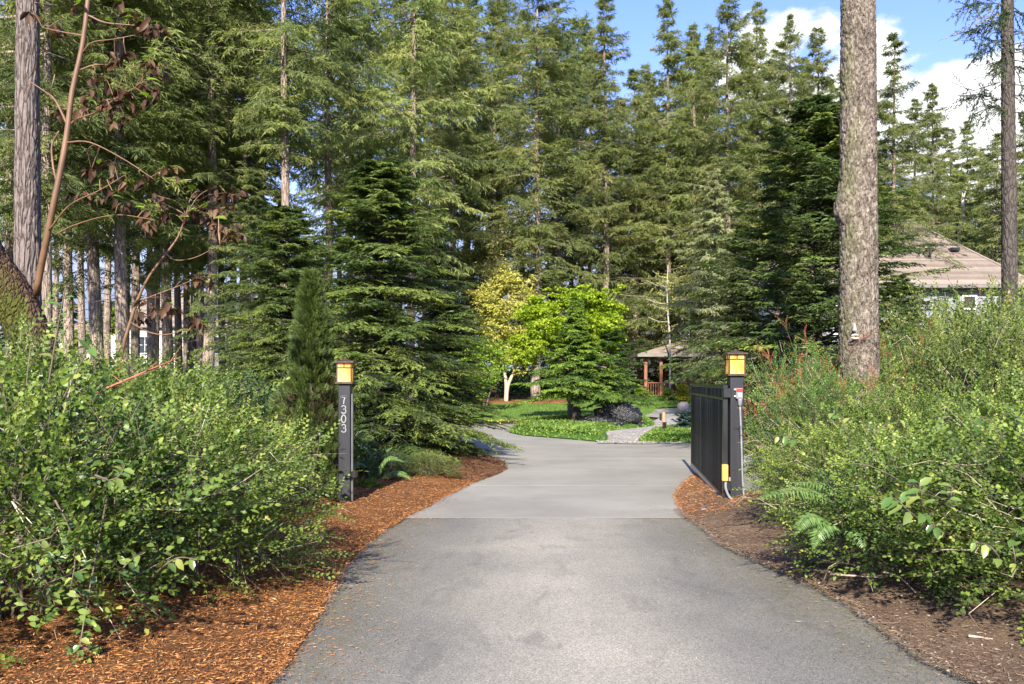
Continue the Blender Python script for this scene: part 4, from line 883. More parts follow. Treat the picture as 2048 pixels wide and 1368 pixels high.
leafy('lime_maple', 'bright lime green maple behind the dark bed conifer', 'tree', (bx, by, .15), 5, [[(0, 0, 0), (-.1, 0, 1), (-.5, 0, 2.2), (-1.2, 0, 3.2)], [(0, 0, .1), (.15, .1, 1.2), (.5, 0, 2.6), (1.0, 0, 3.9)], [(0, .05, .1), (0, .1, 1.4), (.2, .2, 3), (.3, .2, 4)]], [c[:3]+(c[3]*1.12, c[4]*1.1) for c in cl_], 26000, .12, 'maple', 'twig', .55, 800, seed=21)
# yellow vine maple
bx, by = (1012-1024)*47/F, 47.; gzz = float(gz(bx, by))
cl_ = [pc_(px, py, 47+dy, bx, by, gzz) + (r_, .7*r_) for px, py, dy, r_ in (
    (1020, 560, 0, .8), (990, 580, .5, .8), (1045, 590, 0, .7), (975, 610, 0, .8), (1010, 620, -.6, .9), (1050, 630, .5, .6), (960, 650, .4, .8), (1000, 660, -.5, .9), (1035, 670, .4, .8), (985, 700, 0, .8), (1020, 710, -.5, .8), (1000, 540, .3, .5), (955, 590, .2, .5), (1040, 740, 0, .5), (1062, 560, .5, .4))]
leafy('vine_maple', 'yellow leaved maple with slanting tan trunk left of the lime maple', 'tree', (bx, by, gzz), 6, [[(0, 0, 0), (.1, 0, 1), (.5, 0, 2), (.8, .2, 3.5), (.3, 0, 5)], [(0, 0, .1), (0, 0, 1.2), (-.2, 0, 2.6), (-.4, .1, 4.6)]], cl_, 12000, .15, 'vine_maple', 'dry', .8, 900, seed=22, r0=.12)
# pale broadleaf (madrone) behind it and a spring green shrub
bx, by = (985-1024)*54/F, 54.; gzz = float(gz(bx, by))
cl_ = [pc_(px, py, 54+dy, bx, by, gzz) + (r_, .8*r_) for px, py, dy, r_ in ((1000, 470, 0, .9), (980, 500, .3, 1.), (1020, 495, -.3, .9), (960, 525, .2, .9), (995, 535, -.3, 1.), (1040, 480, .3, .5), (950, 560, 0, .7), (965, 590, .4, .8), (950, 630, .4, .8))]
leafy('madrone', 'pale leaved broadleaf tree behind and above the yellow maple', 'tree', (bx, by, gzz), 9, [[(0, 0, 0), (.2, 0, 3), (0, .1, 6), (.4, 0, 9.)]], cl_, 8000, .2, 'pale_broad', 'madrone_bark', .9, 300, .5, seed=23, r0=.13)
bx, by = (965-1024)*40/F, 40.; gzz = float(gz(bx, by))
cl_ = [pc_(px, py, 40+dy, bx, by, gzz) + (r_, .8*r_) for px, py, dy, r_ in ((960, 690, 0, .6), (985, 710, .2, .6), (950, 725, 0, .6), (1000, 735, .3, .5), (975, 750, -.2, .6), (940, 760, 0, .6), (1005, 690, .2, .4), (960, 780, 0, .5))]
leafy('spring_shrub', 'light spring green shrub between the big hemlock and the yellow maple', 'shrub', (bx, by, gzz), 3, [[(0, 0, 0), (.1, 0, .8), (0, .1, 1.6), (.2, 0, 2.6)], [(.1, 0, 0), (.3, 0, .8), (.5, .1, 1.4), (.7, 0, 2.2)]], cl_, 4200, .11, 'spring', 'twig', .7, 400, seed=24, r0=.04)
# yellow-green tree behind the roof and behind the left trunks
bx, by = (1805-1024)*70/F, 70.
cl_ = [pc_(px, py, 70+dy, bx, by, .6) + (r_, .7*r_) for px, py, dy, r_ in ((1780, 400, 0, 1.8), (1815, 415, .3, 1.8), (1760, 430, -.4, 1.8), (1840, 435, .2, 1.5), (1800, 440, 0, 2.), (1780, 470, .4, 2.))]
leafy('alder', 'yellow-green broadleaf tree rising behind the roof peak', 'tree', (bx, by, .6), 14, [[(0, 0, 0), (.2, 0, 5), (-.2, 0, 10), (0, 0, 14)]], cl_, 6500, .26, 'spring', 'twig', .8, 400, seed=25, r0=.2)
bx, by = (560-1024)*58/F, 58.
cl_ = [pc_(px, py, 58+dy, bx, by, .6) + (r_, .7*r_) for px, py, dy, r_ in ((540, 640, 0, 1.2), (570, 650, .3, 1.4), (590, 670, -.4, 1.2), (520, 670, .2, 1.2), (555, 690, 0, 1.2))]
leafy('shrub_maple', 'bright green sunlit shrub seen behind the columnar cedar', 'shrub', (bx, by, .6), 6, [[(0, 0, 0), (.2, 0, 1.5), (-.2, 0, 3), (0, 0, 5)]], cl_, 4500, .2, 'spring', 'twig', .8, 300, seed=26, r0=.07)
bx, by = (165-1024)*72/F, 72.
cl_ = [pc_(px, py, 72+dy, bx, by, .6) + (r_, .7*r_) for px, py, dy, r_ in ((155, 675, 0, 1.1), (170, 690, .3, 1.1), (185, 680, -.4, .9), (150, 700, .2, 1.), (215, 650, .2, 1.2), (222, 620, .2, 1.2))]
leafy('garden_shrub', 'yellow-green shrub left of the cream house between trunks', 'shrub', (bx, by, .6), 6, [[(0, 0, 0), (.2, 0, 1.), (-.2, 0, 2.5), (0, 0, 3.6)]], cl_, 4500, .22, 'spring', 'twig', .8, 300, seed=27, r0=.07)
bx, by = (1345-1024)*59.5/F, 59.5
cl_ = [pc_(px, py, 59.5+dy, bx, by, .6) + (r_, .8*r_) for px, py, dy, r_ in ((1312, 772, 0, .8), (1325, 745, .3, .7), (1345, 760, -.2, .9), (1350, 730, .2, .8), (1368, 750, 0, .9), (1372, 720, .2, .6), (1330, 775, .3, .9), (1360, 780, 0, .9))]
leafy('pale_hedge', 'pale yellow-green shrub seen through the porch posts', 'shrub', (bx, by, .6), 2.5, [[(-.6, 0, 0), (-.6, 0, .6), (-.7, 0, 1.2), (-.6, 0, 2)], [(.5, 0, 0), (.5, 0, .6), (.6, 0, 1.2), (.7, 0, 2)]], cl_, 7000, .12, 'vine_maple', 'twig', .8, 300, seed=29, r0=.05)
# madrone beside the roof, bare white stem, slim sapling
bx, by = (1893-1024)*66/F, 66.
cl_ = [pc_(px, py, 66+dy, bx, by, .6) + (r_, .6*r_) for px, py, dy, r_ in ((1890, 425, 0, .9), (1905, 435, .3, .8), (1878, 440, -.2, .7), (1915, 420, 0, .5))]
leafy('small_madrone', 'small madrone with orange stem and tan leaves above the roof slope', 'tree', (bx, by, .6), 13, [[(.5, 0, 0), (.5, 0, 5), (.4, 0, 9), (-.1, 0, 13.5)]], cl_, 1500, .2, 'pale_broad', 'madrone_bark', .9, 150, .5, seed=28, r0=.16)
dt = thing('bare_stem', 'bare white forked dead stem beside the small madrone above the roof', 'tree', (0, 0, 0))
G().tube(cr([pt(1922, 600, 65), pt(1918, 470, 65), pt(1927, 430, 65), pt(1926, 400, 65), pt(1934, 375, 65)], 20), np.linspace(.17, .05, 20), 8).build('stem', MAT['pale_twig'], dt, True)
G().tube(cr([pt(1927, 430, 65), pt(1924, 405, 65), pt(1925, 385, 65)], 10), np.linspace(.1, .03, 10), 8).build('branch', MAT['pale_twig'], dt, True)
sp_ = thing('slim_sapling', 'slim pale stemmed sapling with tiny yellow leaves beside the porch roof', 'tree', (0, 0, 0))
stem = cr([pt(1340, 792, 52), pt(1340, 690, 52), pt(1336, 630, 52), pt(1334, 580, 52), pt(1336, 530, 52)], 24)
G().tube(stem, np.linspace(.07, .02, 24), 7).build('stem', MAT['pale_twig'], sp_, True)
g = G(); gl = G(); r = np.random.default_rng(41)
for k in range(30):
    b = stem[r.integers(8, 24)]; a = r.random()*6.28; l = r.uniform(.6, 1.6); d = np.array([np.cos(a), np.sin(a)*.7, .25])
    e = b + d*l; m = (b+e)/2 + [0, 0, -.1]; q = cr([b, m, e], 7); g.sticks(q[:-1], q[1:], .014, .012)
    pp = q[r.integers(2, 7, 16)] + r.normal(0, .08, (16, 3)); gl.blades(pp, r.normal(0, 1, (16, 3)), np.array([0, 0, 1.])+r.normal(0, .6, (16, 3)), .11, .07, .15, r.random(16))
g.build('twigs', MAT['pale_twig'], sp_, False, 'stuff'); gl.build('foliage', MAT['vine_maple'], sp_, False, 'stuff')

# conifer in the island bed
x, y = gpt(1152, 858)
t = thing('bed_conifer', 'dense dark green conifer with short bare trunk in the island bed', 'tree', (x, y, .12))
gl, gw = conifer(51, 4.3, .92, 2.45, 165, 18, 22, .10, .032, up=(.0, .55), sag=.22, tip=.1, hang=.35, flat=.8, prof='spire', l2k=.36, tbase=.74)
gl.build('crown', MAT['garden_fir'], t, False, 'stuff'); gw.build('limbs', MAT['trunk_dark'], t, False, 'stuff'); trunk_geo(4.2, .16, 12, 12, flare=.2, wob=.02).build('trunk', MAT['trunk_dark'], t, True)
t = thing('bed_conifer', 'second dark conifer with thick trunk between the bed conifer and the boulder', 'tree', (x+1.25, y+1.2, .12))
gl, gw = conifer(52, 3.3, .7, 1.7, 75, 16, 20, .085, .028, up=(.0, .5), sag=.22, tip=.1, hang=.35, flat=.8, prof='round', l2k=.34, tbase=.4)
gl.build('crown', MAT['garden_fir'], t, False, 'stuff'); gw.build('limbs', MAT['trunk_dark'], t, False, 'stuff'); trunk_geo(3.3, .22, 12, 12, flare=.2, wob=.02).build('trunk', MAT['trunk_dark'], t, True)

# left hemlock, its neighbour, the right hemlock
def hemlock_kind(seed, H, cb, R, B, M, K, L, Wd, tb, prof, sag, up):
    gl, gw = conifer(seed, H, cb, R, B, M, K, L, Wd, up=up, sag=sag, tip=.06, upj=.17, hang=.38, flat=.85, prof=prof, l2k=.42, jitter=.18, tbase=tb)
    return H, gl.mesh('crown', MAT['hemlock']), gw.mesh('limbs', MAT['trunk_dark']), trunk_geo(H, .05+.012*H, 10, 16, seed=seed, wob=.08).mesh('trunk', MAT['trunk_dark'], True)
def hemlock(kd, px, Y, top, wid, rz, lab):
    X = (px-1024)*Y/F; H = EYE + (HOR-top)*Y/F
    t = thing('hemlock_tree', lab, 'tree', (X, Y, .02), rz, None, (wid, wid, H/kd[0]))
    link('trunk', kd[3], t); link('crown', kd[1], t, 'stuff'); link('limbs', kd[2], t, 'stuff')
HK1 = hemlock_kind(61, 6.05, .12, 2.55, 250, 20, 22, .10, .024, .58, 'cone2', .34, (.15, .55))
HK2 = hemlock_kind(64, 8.0, .4, 3.5, 270, 19, 19, .13, .036, .50, 'cone2', .30, (.38, .62))
hemlock(HK1, 760, 16.6, 320, 1., 0, 'big dark feathery hemlock right of the left lamp post')
hemlock(HK1, 578, 19.5, 410, .85, 2.2, 'dark hemlock behind the narrow columnar cedar')
hemlock(HK1, 893, 18.4, 600, .56, 4.0, 'lower hemlock at the right flank of the big one, beside the concrete')
hemlock(HK2, 1632, 20., 195, 1., 0, 'feathery dark hemlock behind the right lamp post and big trunk')

hemlock(HK1, 1482, 22.5, 450, .48, 1.0, 'dark hemlock boughs reaching left above the open gate toward the porch')

hemlock(HK1, 1585, 23.5, 505, .8, 2.6, 'lower dark hemlock filling the gap left of the big tan trunk')
hemlock(HK1, 1795, 24.5, 552, .75, 5.1, 'low dark hemlock under the roof eave right of the big tan trunk')

# narrow columnar cedar beside the left post
X, Y = (622-1024)*11.08/F, 11.08
t = thing('columnar_cedar', 'narrow columnar cedar touching the left lamp post', 'tree', (X, Y, .08))
r = np.random.default_rng(71); n = 5200; H = 2.82; u = r.random(n)**.8; z = .02+H*u
rad_ = np.where(u > .42, .33*np.minimum(1, ((1.02-u)/.6)**.9), .33+.08*smooth(.42, .15, u))*(1 + .22*vnoise(np.stack([u*9, 0*u, 0*u], -1)))
a = r.random(n)*6.28; q = r.random(n)**.45; rad2 = rad_*(1 + .3*vnoise(np.stack([np.cos(a)*2, np.sin(a)*2, z*4], -1)))*q
P0 = np.stack([np.cos(a)*rad2, np.sin(a)*rad2, z], 1); D0 = np.stack([np.cos(a)*.6, np.sin(a)*.6, .75+0*a], 1) + r.normal(0, .25, (n, 3))
spg = G(); k = 11; s = np.linspace(0, 1, k); sd = np.where(np.arange(k) % 2, 1., -1.)
spg.blades(np.stack([0*s, s*.10, 0*s], 1), np.stack([sd*.7, np.ones(k)*.8, r.normal(0, .15, k)], 1), np.tile([0, 0, 1.], (k, 1)), .058*(1.15-.6*s), .013, .1, .5+.2*(s-.5))
def frames(D, roll):
    y = nrm(D); ref = np.where(np.abs(y[:, 2:3]) > .95, np.array([[1., 0, 0]]), np.array([[0, 0, 1.]])); x = nrm(np.cross(y, ref)); zz = np.cross(x, y)
    c, s_ = np.cos(roll)[:, None], np.sin(roll)[:, None]; return np.stack([x*c+zz*s_, y, -x*s_+zz*c], -1)
brown = np.where((u < .55) & (vnoise(np.stack([np.cos(a)*1.5, np.sin(a)*1.5, z*2.5], -1)) > .25), -.3, 0)
G().stamp(spg, frames(D0, r.random(n)*6.28)*r.uniform(.7, 1.25, n)[:, None, None], P0, r.normal(0, .15, n) + brown).build('crown', MAT['cedar'], t, False, 'stuff')
trunk_geo(2.7, .06, 8, 8, wob=.02).build('trunk', MAT['twig'], t, True)

# small garden plants near the porch
x, y = (1366-1024)*39.6/F, 39.6
t = thing('stone_pot', 'pale rounded stone pot standing beside the garden path', 'pot', (x, y, float(gz(x, y))+.06))
prof_ = np.array([(.17, 0), (.23, .06), (.265, .2), (.26, .34), (.21, .44), (.19, .47), (.205, .49), (.17, .49), (.15, .43)])
a = np.linspace(0, 2*np.pi, 28, endpoint=False); V = np.stack([prof_[:, 0:1]*np.cos(a), prof_[:, 0:1]*np.sin(a), prof_[:, 1:2]+0*a[None]], -1); i = np.arange(8)[:, None]*28; j = np.arange(28); k = (j+1) % 28
G().add(V, None, np.stack([i+j, i+k, i+28+k, i+28+j], -1).reshape(-1, 4)).build('body', MAT['pot'], t, True)
G().tube([(0, 0, .40), (0, 0, .43)], .16, 20).build('soil', MAT['soil'], t)
t2 = thing('golden_cypress', 'golden yellow dwarf cypress growing in the pale stone pot', 'shrub', (x, y, float(gz(x, y))+.5))
gl, gw = conifer(73, .82, .03, .30, 60, 12, 12, .07, .03, up=(.2, .8), sag=.1, hang=.0, flat=.9, prof='round', l2k=.4, tbase=.5); gl.build('crown', MAT['goldcypress'], t2, False, 'stuff'); gw.build('stem', MAT['twig'], t2)
def dwarf(px, py, Y, h, R, mat, lab, seed, nm='dwarf_conifer'):
    X = (px-1024)*Y/F; t = thing(nm, lab, 'shrub', (X, Y, EYE-(py-HOR)*Y/F))
    gl, gw = conifer(seed, h, .03, R, 70, 13, 13, .07*R/.4, .026*R/.4, up=(.25, .8), sag=.12, hang=.05, flat=.9, prof='round' if mat != 'spring' else 'cone', l2k=.4, tbase=.5)
    gl.build('crown', MAT[mat], t, False, 'stuff'); gw.build('stem', MAT['twig'], t)
dwarf(1335, 812, 47, .95, .42, 'spring', 'small cone shaped pale yellow shrub in front of the porch railing', 74)
dwarf(1374, 868, 26.2, .62, .40, 'bluegreen', 'low blue-green dwarf spruce beside the open gate end', 75)
dwarf(1283, 806, 50.5, .8, .55, 'spring', 'light green shrub at the left corner of the porch', 76, 'porch_shrub')
dwarf(1245, 812, 50.0, .7, .55, 'cover', 'low green shrub left of the porch beside the outbuilding', 77, 'porch_shrub')
# rolled hose stake and path light
x, y = (1327-1024)*25.6/F, 25.6
t = thing('garden_stake', 'short wooden stake with a small black box on its left side', 'stake', (x, y, .05))
G().box((0, 0, .33), (.07, .07, .66), .008, .3).build('stake', MAT['stake'], t); G().box((-.085, -.01, .52), (.06, .05, .2), .008).build('box', MAT['black'], t)
x, y = (1329-1024)*25.0/F, 25.0
t = thing('path_light', 'small black ribbed path light on a spike in the right ground cover', 'lamp', (x, y, .06))
G().tube([(0, 0, 0), (0, 0, .2)], .012, 8).build('spike', MAT['black'], t)
g = G()
for k in range(5): g.tube([(0, 0, .2+k*.034), (0, 0, .222+k*.034)], .062, 16)
g.tube([(0, 0, .2), (0, 0, .38)], .04, 12); g.tube([(0, 0, .372), (0, 0, .39)], .07, 16); g.build('lamp_head', MAT['black'], t)
x, y = (1289-1024)*48/F, 48.
t = thing('path_light', 'small dark path light standing in the front lawn before the porch', 'lamp', (x, y, float(gz(x, y))+.1))
G().tube([(0, 0, 0), (0, 0, .34)], .02, 8).build('spike', MAT['black'], t); G().tube([(0, 0, .34), (0, 0, .40), (0, 0, .46)], [.11, .09, .02], 12).build('lamp_head', MAT['black'], t)

# ---------------------------------------------------------------- gate posts with lanterns
def lantern(parent, z, w, h, y=0., x=0.):
    ln = G(); t = .014
    for sx in (-1, 1):
        for sy in (-1, 1): ln.box((x+sx*(w/2-t/2), y+sy*(w/2-t/2), z+h*.5), (t, t, h*.86), .002)
    for zz in (.075, .70, .90):
        for s in (-1, 1):
            ln.box((x, y+s*(w/2-t/2-.001), z+h*zz), (w-2*t, t, t), .002); ln.box((x+s*(w/2-t/2-.001), y, z+h*zz), (t, w-2*t, t), .002)
    for s in (-1, 1):
        ln.box((x, y+s*(w/2-t/2-.001), z+h*.80), (t, t, h*.19-t), .002); ln.box((x+s*(w/2-t/2-.001), y, z+h*.80), (t, t, h*.19-t), .002)
    ln.box((x, y, z+.014), (w+.035, w+.035, .028), .005)
    o = ln.build('lantern', MAT['bronze'], parent)
    c = G().box((x, y, z+h*.935), (w+.06, w+.06, .024), .006)
    a = np.linspace(0, 2*np.pi, 4, endpoint=False)+np.pi/4; rr_ = np.array([(w+.05)*.707, (w*.35)*.707, .012]); zz = z+h*.935+np.array([.012, .034, .05])
    V = np.stack([x+rr_[:, None]*np.cos(a), y+rr_[:, None]*np.sin(a), zz[:, None]+0*a], -1).reshape(-1, 3)
    c.add(V, [[8, 9, 10], [8, 10, 11]], [[0, 1, 5, 4], [1, 2, 6, 5], [2, 3, 7, 6], [3, 0, 4, 7], [4, 5, 9, 8], [5, 6, 10, 9], [6, 7, 11, 10], [7, 4, 8, 11]])
    c.tube([(x, y, z+h*.935+.045), (x, y, z+h*.935+.062)], .018, 10); c.build('cap', MAT['bronze'], o)
    p = w - 2*t - .004
    for s in (-1, 1):
        for nm, zc, hh in (('pane', .3875, .60), ('upper_pane', .80, .17)):
            G().box((x, y+s*(w/2-t*.8), z+h*zc), (p, .004, h*hh), .001).build(nm, MAT['amber'], o)
            G().box((x+s*(w/2-t*.8), y, z+h*zc), (.004, p, h*hh), .001).build(nm, MAT['amber'], o)
YL, YR = 10.75, 11.05
XL = (688.5-1024)*YL/F
ptop = EYE-(768-HOR)*YL/F
lp = thing('lamp_post', 'black left gate post with lit amber lantern and house number 7303', 'lamp post', (XL, YL+.07, 0))
G().box((0, 0, ptop/2), (.145, .145, ptop), .006).build('post', MAT['blackpost'], lp)
G().box((.086, 0, ptop/2-.05), (.022, .06, ptop-.14), .004).build('side_channel', MAT['dark_metal'], lp)
lantern(lp, ptop, .185, .285)
G().box((.11, -.0, EYE-(950-HOR)*YL/F), (.07, .12, .085), .012).build('latch_bracket', MAT['black'], lp)
# numerals
def stroke(g, pts, w, zc, xc, yf, h):
    p = np.array(pts, float)
    for a, b in zip(p[:-1], p[1:]):
        A = (xc+a[0]*h, yf, zc+a[1]*h); B = (xc+b[0]*h, yf, zc+b[1]*h); g.bar(A, B, .006, w*h, .001, up=(0, 0, 1) if abs(b[0]-a[0]) > 1e-3 else (1, 0, 0))
arc = lambda cx, cy, rx_, ry_, a0, a1, n=9: [(cx+rx_*math.cos(rad(a)), cy+ry_*math.sin(rad(a))) for a in np.linspace(a0, a1, n)]
DIG = {'7': [[(-.28, .36), (-.28, .46), (.28, .46), (.06, .05), (.0, -.5)], [(-.34, .44), (.32, .44)], [(-.34, .37), (.30, .37)], [(-.30, .30), (-.30, .46)]],
       '3': [arc(0, .24, .25, .24, 160, -75), arc(0, -.22, .29, .28, 80, -160), [(-.06, .02), (.08, .02)]],
       '0': [arc(0, 0, .27, .48, 0, 360, 17)]}
for i_, chn in enumerate('7303'):
    g = G(); zc = EYE-(800+i_*18.8-HOR)*YL/F
    for st in DIG[chn]: stroke(g, st, .135, zc, -.006, -.077, .098)
    g.build('numeral', MAT['numeral'], lp)

XR = (1474-1024)*YR/F
ptr = EYE-(752-HOR)*YR/F
rp = thing('lamp_post', 'black right gate post with lit amber lantern and red switch box', 'lamp post', (XR, YR+.085, 0))
G().box((0, 0, ptr/2), (.17, .17, ptr), .006).build('post', MAT['blackpost'], rp)
lantern(rp, ptr, .205, .30)
zb = EYE-(787-HOR)*YR/F; xb = (1477.5-1474)*YR/F
sb = G().box((xb, -.105, zb), (.085, .045, .135), .006).build('switch_box', MAT['grey_plastic'], rp)
G().box((xb, -.131, zb+.042), (.078, .014, .038), .004).build('red_cover', MAT['red_plastic'], sb); G().box((xb+.004, -.131, zb-.02), (.042, .012, .05), .004).build('cover_plate', MAT['white_plastic'], sb)
for k in (.05, -.035): G().box((xb-.052, -.1, zb+k), (.022, .03, .018), .003).build('lug', MAT['white_plastic'], sb)
G().tube([(xb+.01, -.105, zb-.066), (xb+.01, -.105, zb-.085), (xb+.01, -.105, zb-.14), (xb+.01, -.105, zb-.16)], [.03, .03, .024, .016], 12).build('conduit_fitting', MAT['grey_plastic'], rp, True)
G().tube(cr([(xb+.01, -.105, zb-.15), (xb+.025, -.105, zb-.5), (xb+.04, -.105, .45), (xb+.05, -.108, .25), (xb+.07, -.13, .10), (xb+.13, -.2, .06)], 26), .0125, 10).build('conduit', MAT['grey_plastic'], rp, True)
ub = thing('utility_box', 'low grey utility box behind the right gate post, half hidden by leaves', 'box', (XR+.27, YR+.28, .1))
G().box((0, 0, .22), (.34, .3, .5), .012).build('body', MAT['dark_metal'], ub); G().box((0, 0, .485), (.38, .34, .035), .008).build('lid', MAT['grey_plastic'], ub)

# gate leaf, swung open
gx0, gy0, gx1, gy1 = (1452-1024)*10.95/F, 10.98, (1385-1024)*15.65/F, 15.65
gt = thing('driveway_gate', 'black steel driveway gate standing open along the right side', 'gate', (gx0, gy0, 0), -math.atan2(gx1-gx0, gy1-gy0))
GL = math.hypot(gx1-gx0, gy1-gy0); zt = EYE-(770-HOR)*10.95/F; zbm = .14
for y_, nm in ((.03, 'hinge_stile'), (GL-.03, 'end_stile')): G().box((0, y_, (zt+zbm-.03)/2), (.06, .06, zt-zbm+.03), .004).build(nm, MAT['black'], gt)
for z_, h_ in ((zt-.02, .045), (zt-.17, .035), (zbm, .07)): G().bar((0, .06, z_), (0, GL-.06, z_), .05, h_, .004).build('rail', MAT['black'], gt)
G().bar((-.034, .06, zbm-.02), (-.034, GL-.06, zbm-.02), .012, .045, .003).build('bottom_strip', MAT['grey_metal'], gt)
np_ = 44; pk_ = G().box((-.004, 0, (zbm+zt-.17)/2), (.044, .030, zt-.17-zbm-.05), .009).mesh('picket', MAT['picket']); sp2 = G().box((-.004, 0, zt-.097), (.042, .026, .105), .008).mesh('spindle', MAT['picket'])
for k in range(np_):
    y_ = .06+(GL-.12)*(k+.5)/np_; link('picket', pk_, gt, None, (0, y_, 0)); link('spindle', sp2, gt, None, (0, y_, 0))
G().bar((.022, .1, zbm+.1), (.022, GL-.1, zt-.25), .012, .03, .003).build('brace', MAT['black'], gt)
for z_ in (zt-.1, .3): G().box((.02, -.005, z_), (.1, .07, .12), .008).build('hinge', MAT['black'], gt)
G().box((-.005, -.02, zt-.10), (.05, .03, .10), .006).build('hinge_plate', MAT['grey_metal'], gt)
zo = EYE-(946-HOR)*10.9/F
op = G().box((-.012, -.045, zo), (.075, .075, .205), .008).build('operator_box', MAT['ochre'], gt)
G().box((.045, -.05, zo-.08), (.02, .03, .05), .004).build('bolt', MAT['grey_metal'], op)
G().tube(cr([(.0, -.045, zo-.09), (.0, -.05, zo-.2), (.06, -.06, zo-.32), (.2, -.07, .08)], 18), .017, 10).build('cable', MAT['grey_plastic'], gt, True)

# ---------------------------------------------------------------- big trunks
def big_fir(name, lab, px, Y, w0, w1, topz, mat, sides, nz, amp, crown_at, kind=1, lean=0., bulge=None, fr=(16, 6), flare=.1):
    X = (px-1024)*Y/F; t = thing(name, lab, 'tree', (X, Y, .05))
    z = np.concatenate([np.linspace(0, topz, nz), np.linspace(topz+.5, crown_at+12, 24)]); r = np.where(z < topz, w0/2+(w1-w0)/2*z/topz, np.maximum(w1/2*(1-(z-topz)/(crown_at+12-topz)*.85), .03))*(1+flare*np.exp(-z/.4))
    P = np.stack([lean*z, 0*z, z], 1)
    noisy_trunk(P, r, sides, amp, fr, px*.01, bulge).build('trunk', MAT[mat], t, True)
    c, l, _ = KINDS[kind]; sc_ = .8
    o = link('crown', c, t, 'stuff', (lean*crown_at, 0, crown_at-9.5*sc_)); o.scale = (sc_,)*3
    o = link('limbs', l, t, None, (lean*crown_at, 0, crown_at-9.5*sc_)); o.scale = (sc_,)*3
    return t
Yb = 12.5
def burl(A, z):
    zc = EYE-(425-HOR)*Yb/F - .05; d = np.angle(np.exp(1j*(A-np.pi*1.06)))
    return .105*np.exp(-((z-zc)/(.16+.16*(z > zc)))**2)*np.exp(-(d/.75)**2)
big_fir('big_fir', 'massive tan fir trunk at right with a burl and a nose and mouth ornament', 1718, Yb, .575, .455, 7.6, 'fir_bark', 130, 420, .014, 15, 1, -.0022, burl, (26, 13))
big_fir('tall_fir', 'straight grey-brown fir trunk at far left behind the orange stemmed madrone', 55, 14.5, .46, .33, 8.6, 'trunk_left', 90, 300, .009, 13, 0, .0, None, (22, 4))
t = big_fir('thin_fir', 'thin dark fir trunk with black branches at the far right edge', 2022, 18., .35, .22, 10.5, 'trunk_dark', 48, 200, .006, 13.5, 6, -.008, None, (24, 10))
X = (2022-1024)*18/F; gl = G(); gw = G(); r = np.random.default_rng(91)
for k, (py, pxe, pye, dy) in enumerate(((10, 1910, 20, -.6), (45, 1925, 70, .5), (0, 1890, -25, .3), (75, 1945, 115, -.3), (20, 2130, 60, .3), (60, 2140, 100, -.5), (95, 2120, 130, .4), (205, 1915, 192, .2), (215, 1935, 235, -.4), (225, 2120, 245, .2), (190, 2130, 210, -.5), (20, 2000, 60, -1.2), (110, 1985, 150, -.8), (130, 2090, 165, -.3))):
    b = pt(2016, py, 18) - [X, 18, .05]; e = pt(pxe, pye, 18+dy) - [X, 18, .05]; b[0] = -.008*b[2]
    q = cr([b, (b+e)/2+[0, 0, .08], e], 12); gw.sticks(q[:-1], q[1:], .014, .012)
    for m_ in range(34):
        s_ = r.uniform(.15, 1); p0 = q[int(s_*11)]; d = (e-b)*.25*(1.2-s_) + r.normal(0, .16, 3); d[2] -= .12*(1 - .2*s_); kk = 16; f_ = np.linspace(0, 1, kk)[:, None]
        pp = p0+d*f_; gw.sticks(p0[None], (p0+d)[None], .004, .002); dd = np.tile(d, (kk, 1))*.8+r.normal(0, .12, (kk, 3)); gl.blades(pp, dd, r.normal(0, 1, (kk, 3)), .085, .02, .1, np.clip(r.normal(.45, .2, kk), 0, 1))
gl.build('needles', MAT['fir_dark'], t, False, 'stuff'); gw.build('branches', MAT['trunk_dark'], t)

# nose and mouth ornaments on the big trunk
p = pt(1709, 657, Yb-.275)
t = tag(G().add(np.array([(x_*.001, y_*.001, z_*.001) for z_, w_, dd in ((75, 8, 8), (45, 13, 18), (10, 20, 34), (-12, 30, 50), (-30, 33, 46), (-42, 22, 26)) for x_, y_ in [(w_*math.cos(a), -dd*max(0, math.sin(a))) for a in np.linspace(0, np.pi, 9)]]) + [p[0], p[1], p[2]],
    None, [[i*9+j, i*9+j+1, (i+1)*9+j+1, (i+1)*9+j] for i in range(5) for j in range(8)]).build('nose_ornament', MAT['face'], None, True), 'pale sculpted nose fixed to the big tan trunk', 'ornament')
p = pt(1709, 673.5, Yb-.285); m = thing('mouth_ornament', 'pale sculpted mouth with parted lips fixed to the big tan trunk below the nose', 'ornament', tuple(p))
a = np.linspace(0, np.pi, 15)
for nm, sg in (('upper_lip', 1), ('lower_lip', -1)):
    q = np.stack([-.055*np.cos(a), -.012-.022*np.sin(a), sg*(.006+.020*np.sin(a)**1.2)], 1); G().tube(q, .004+.012*np.sin(a), 10).build(nm, MAT['face'], m, True)

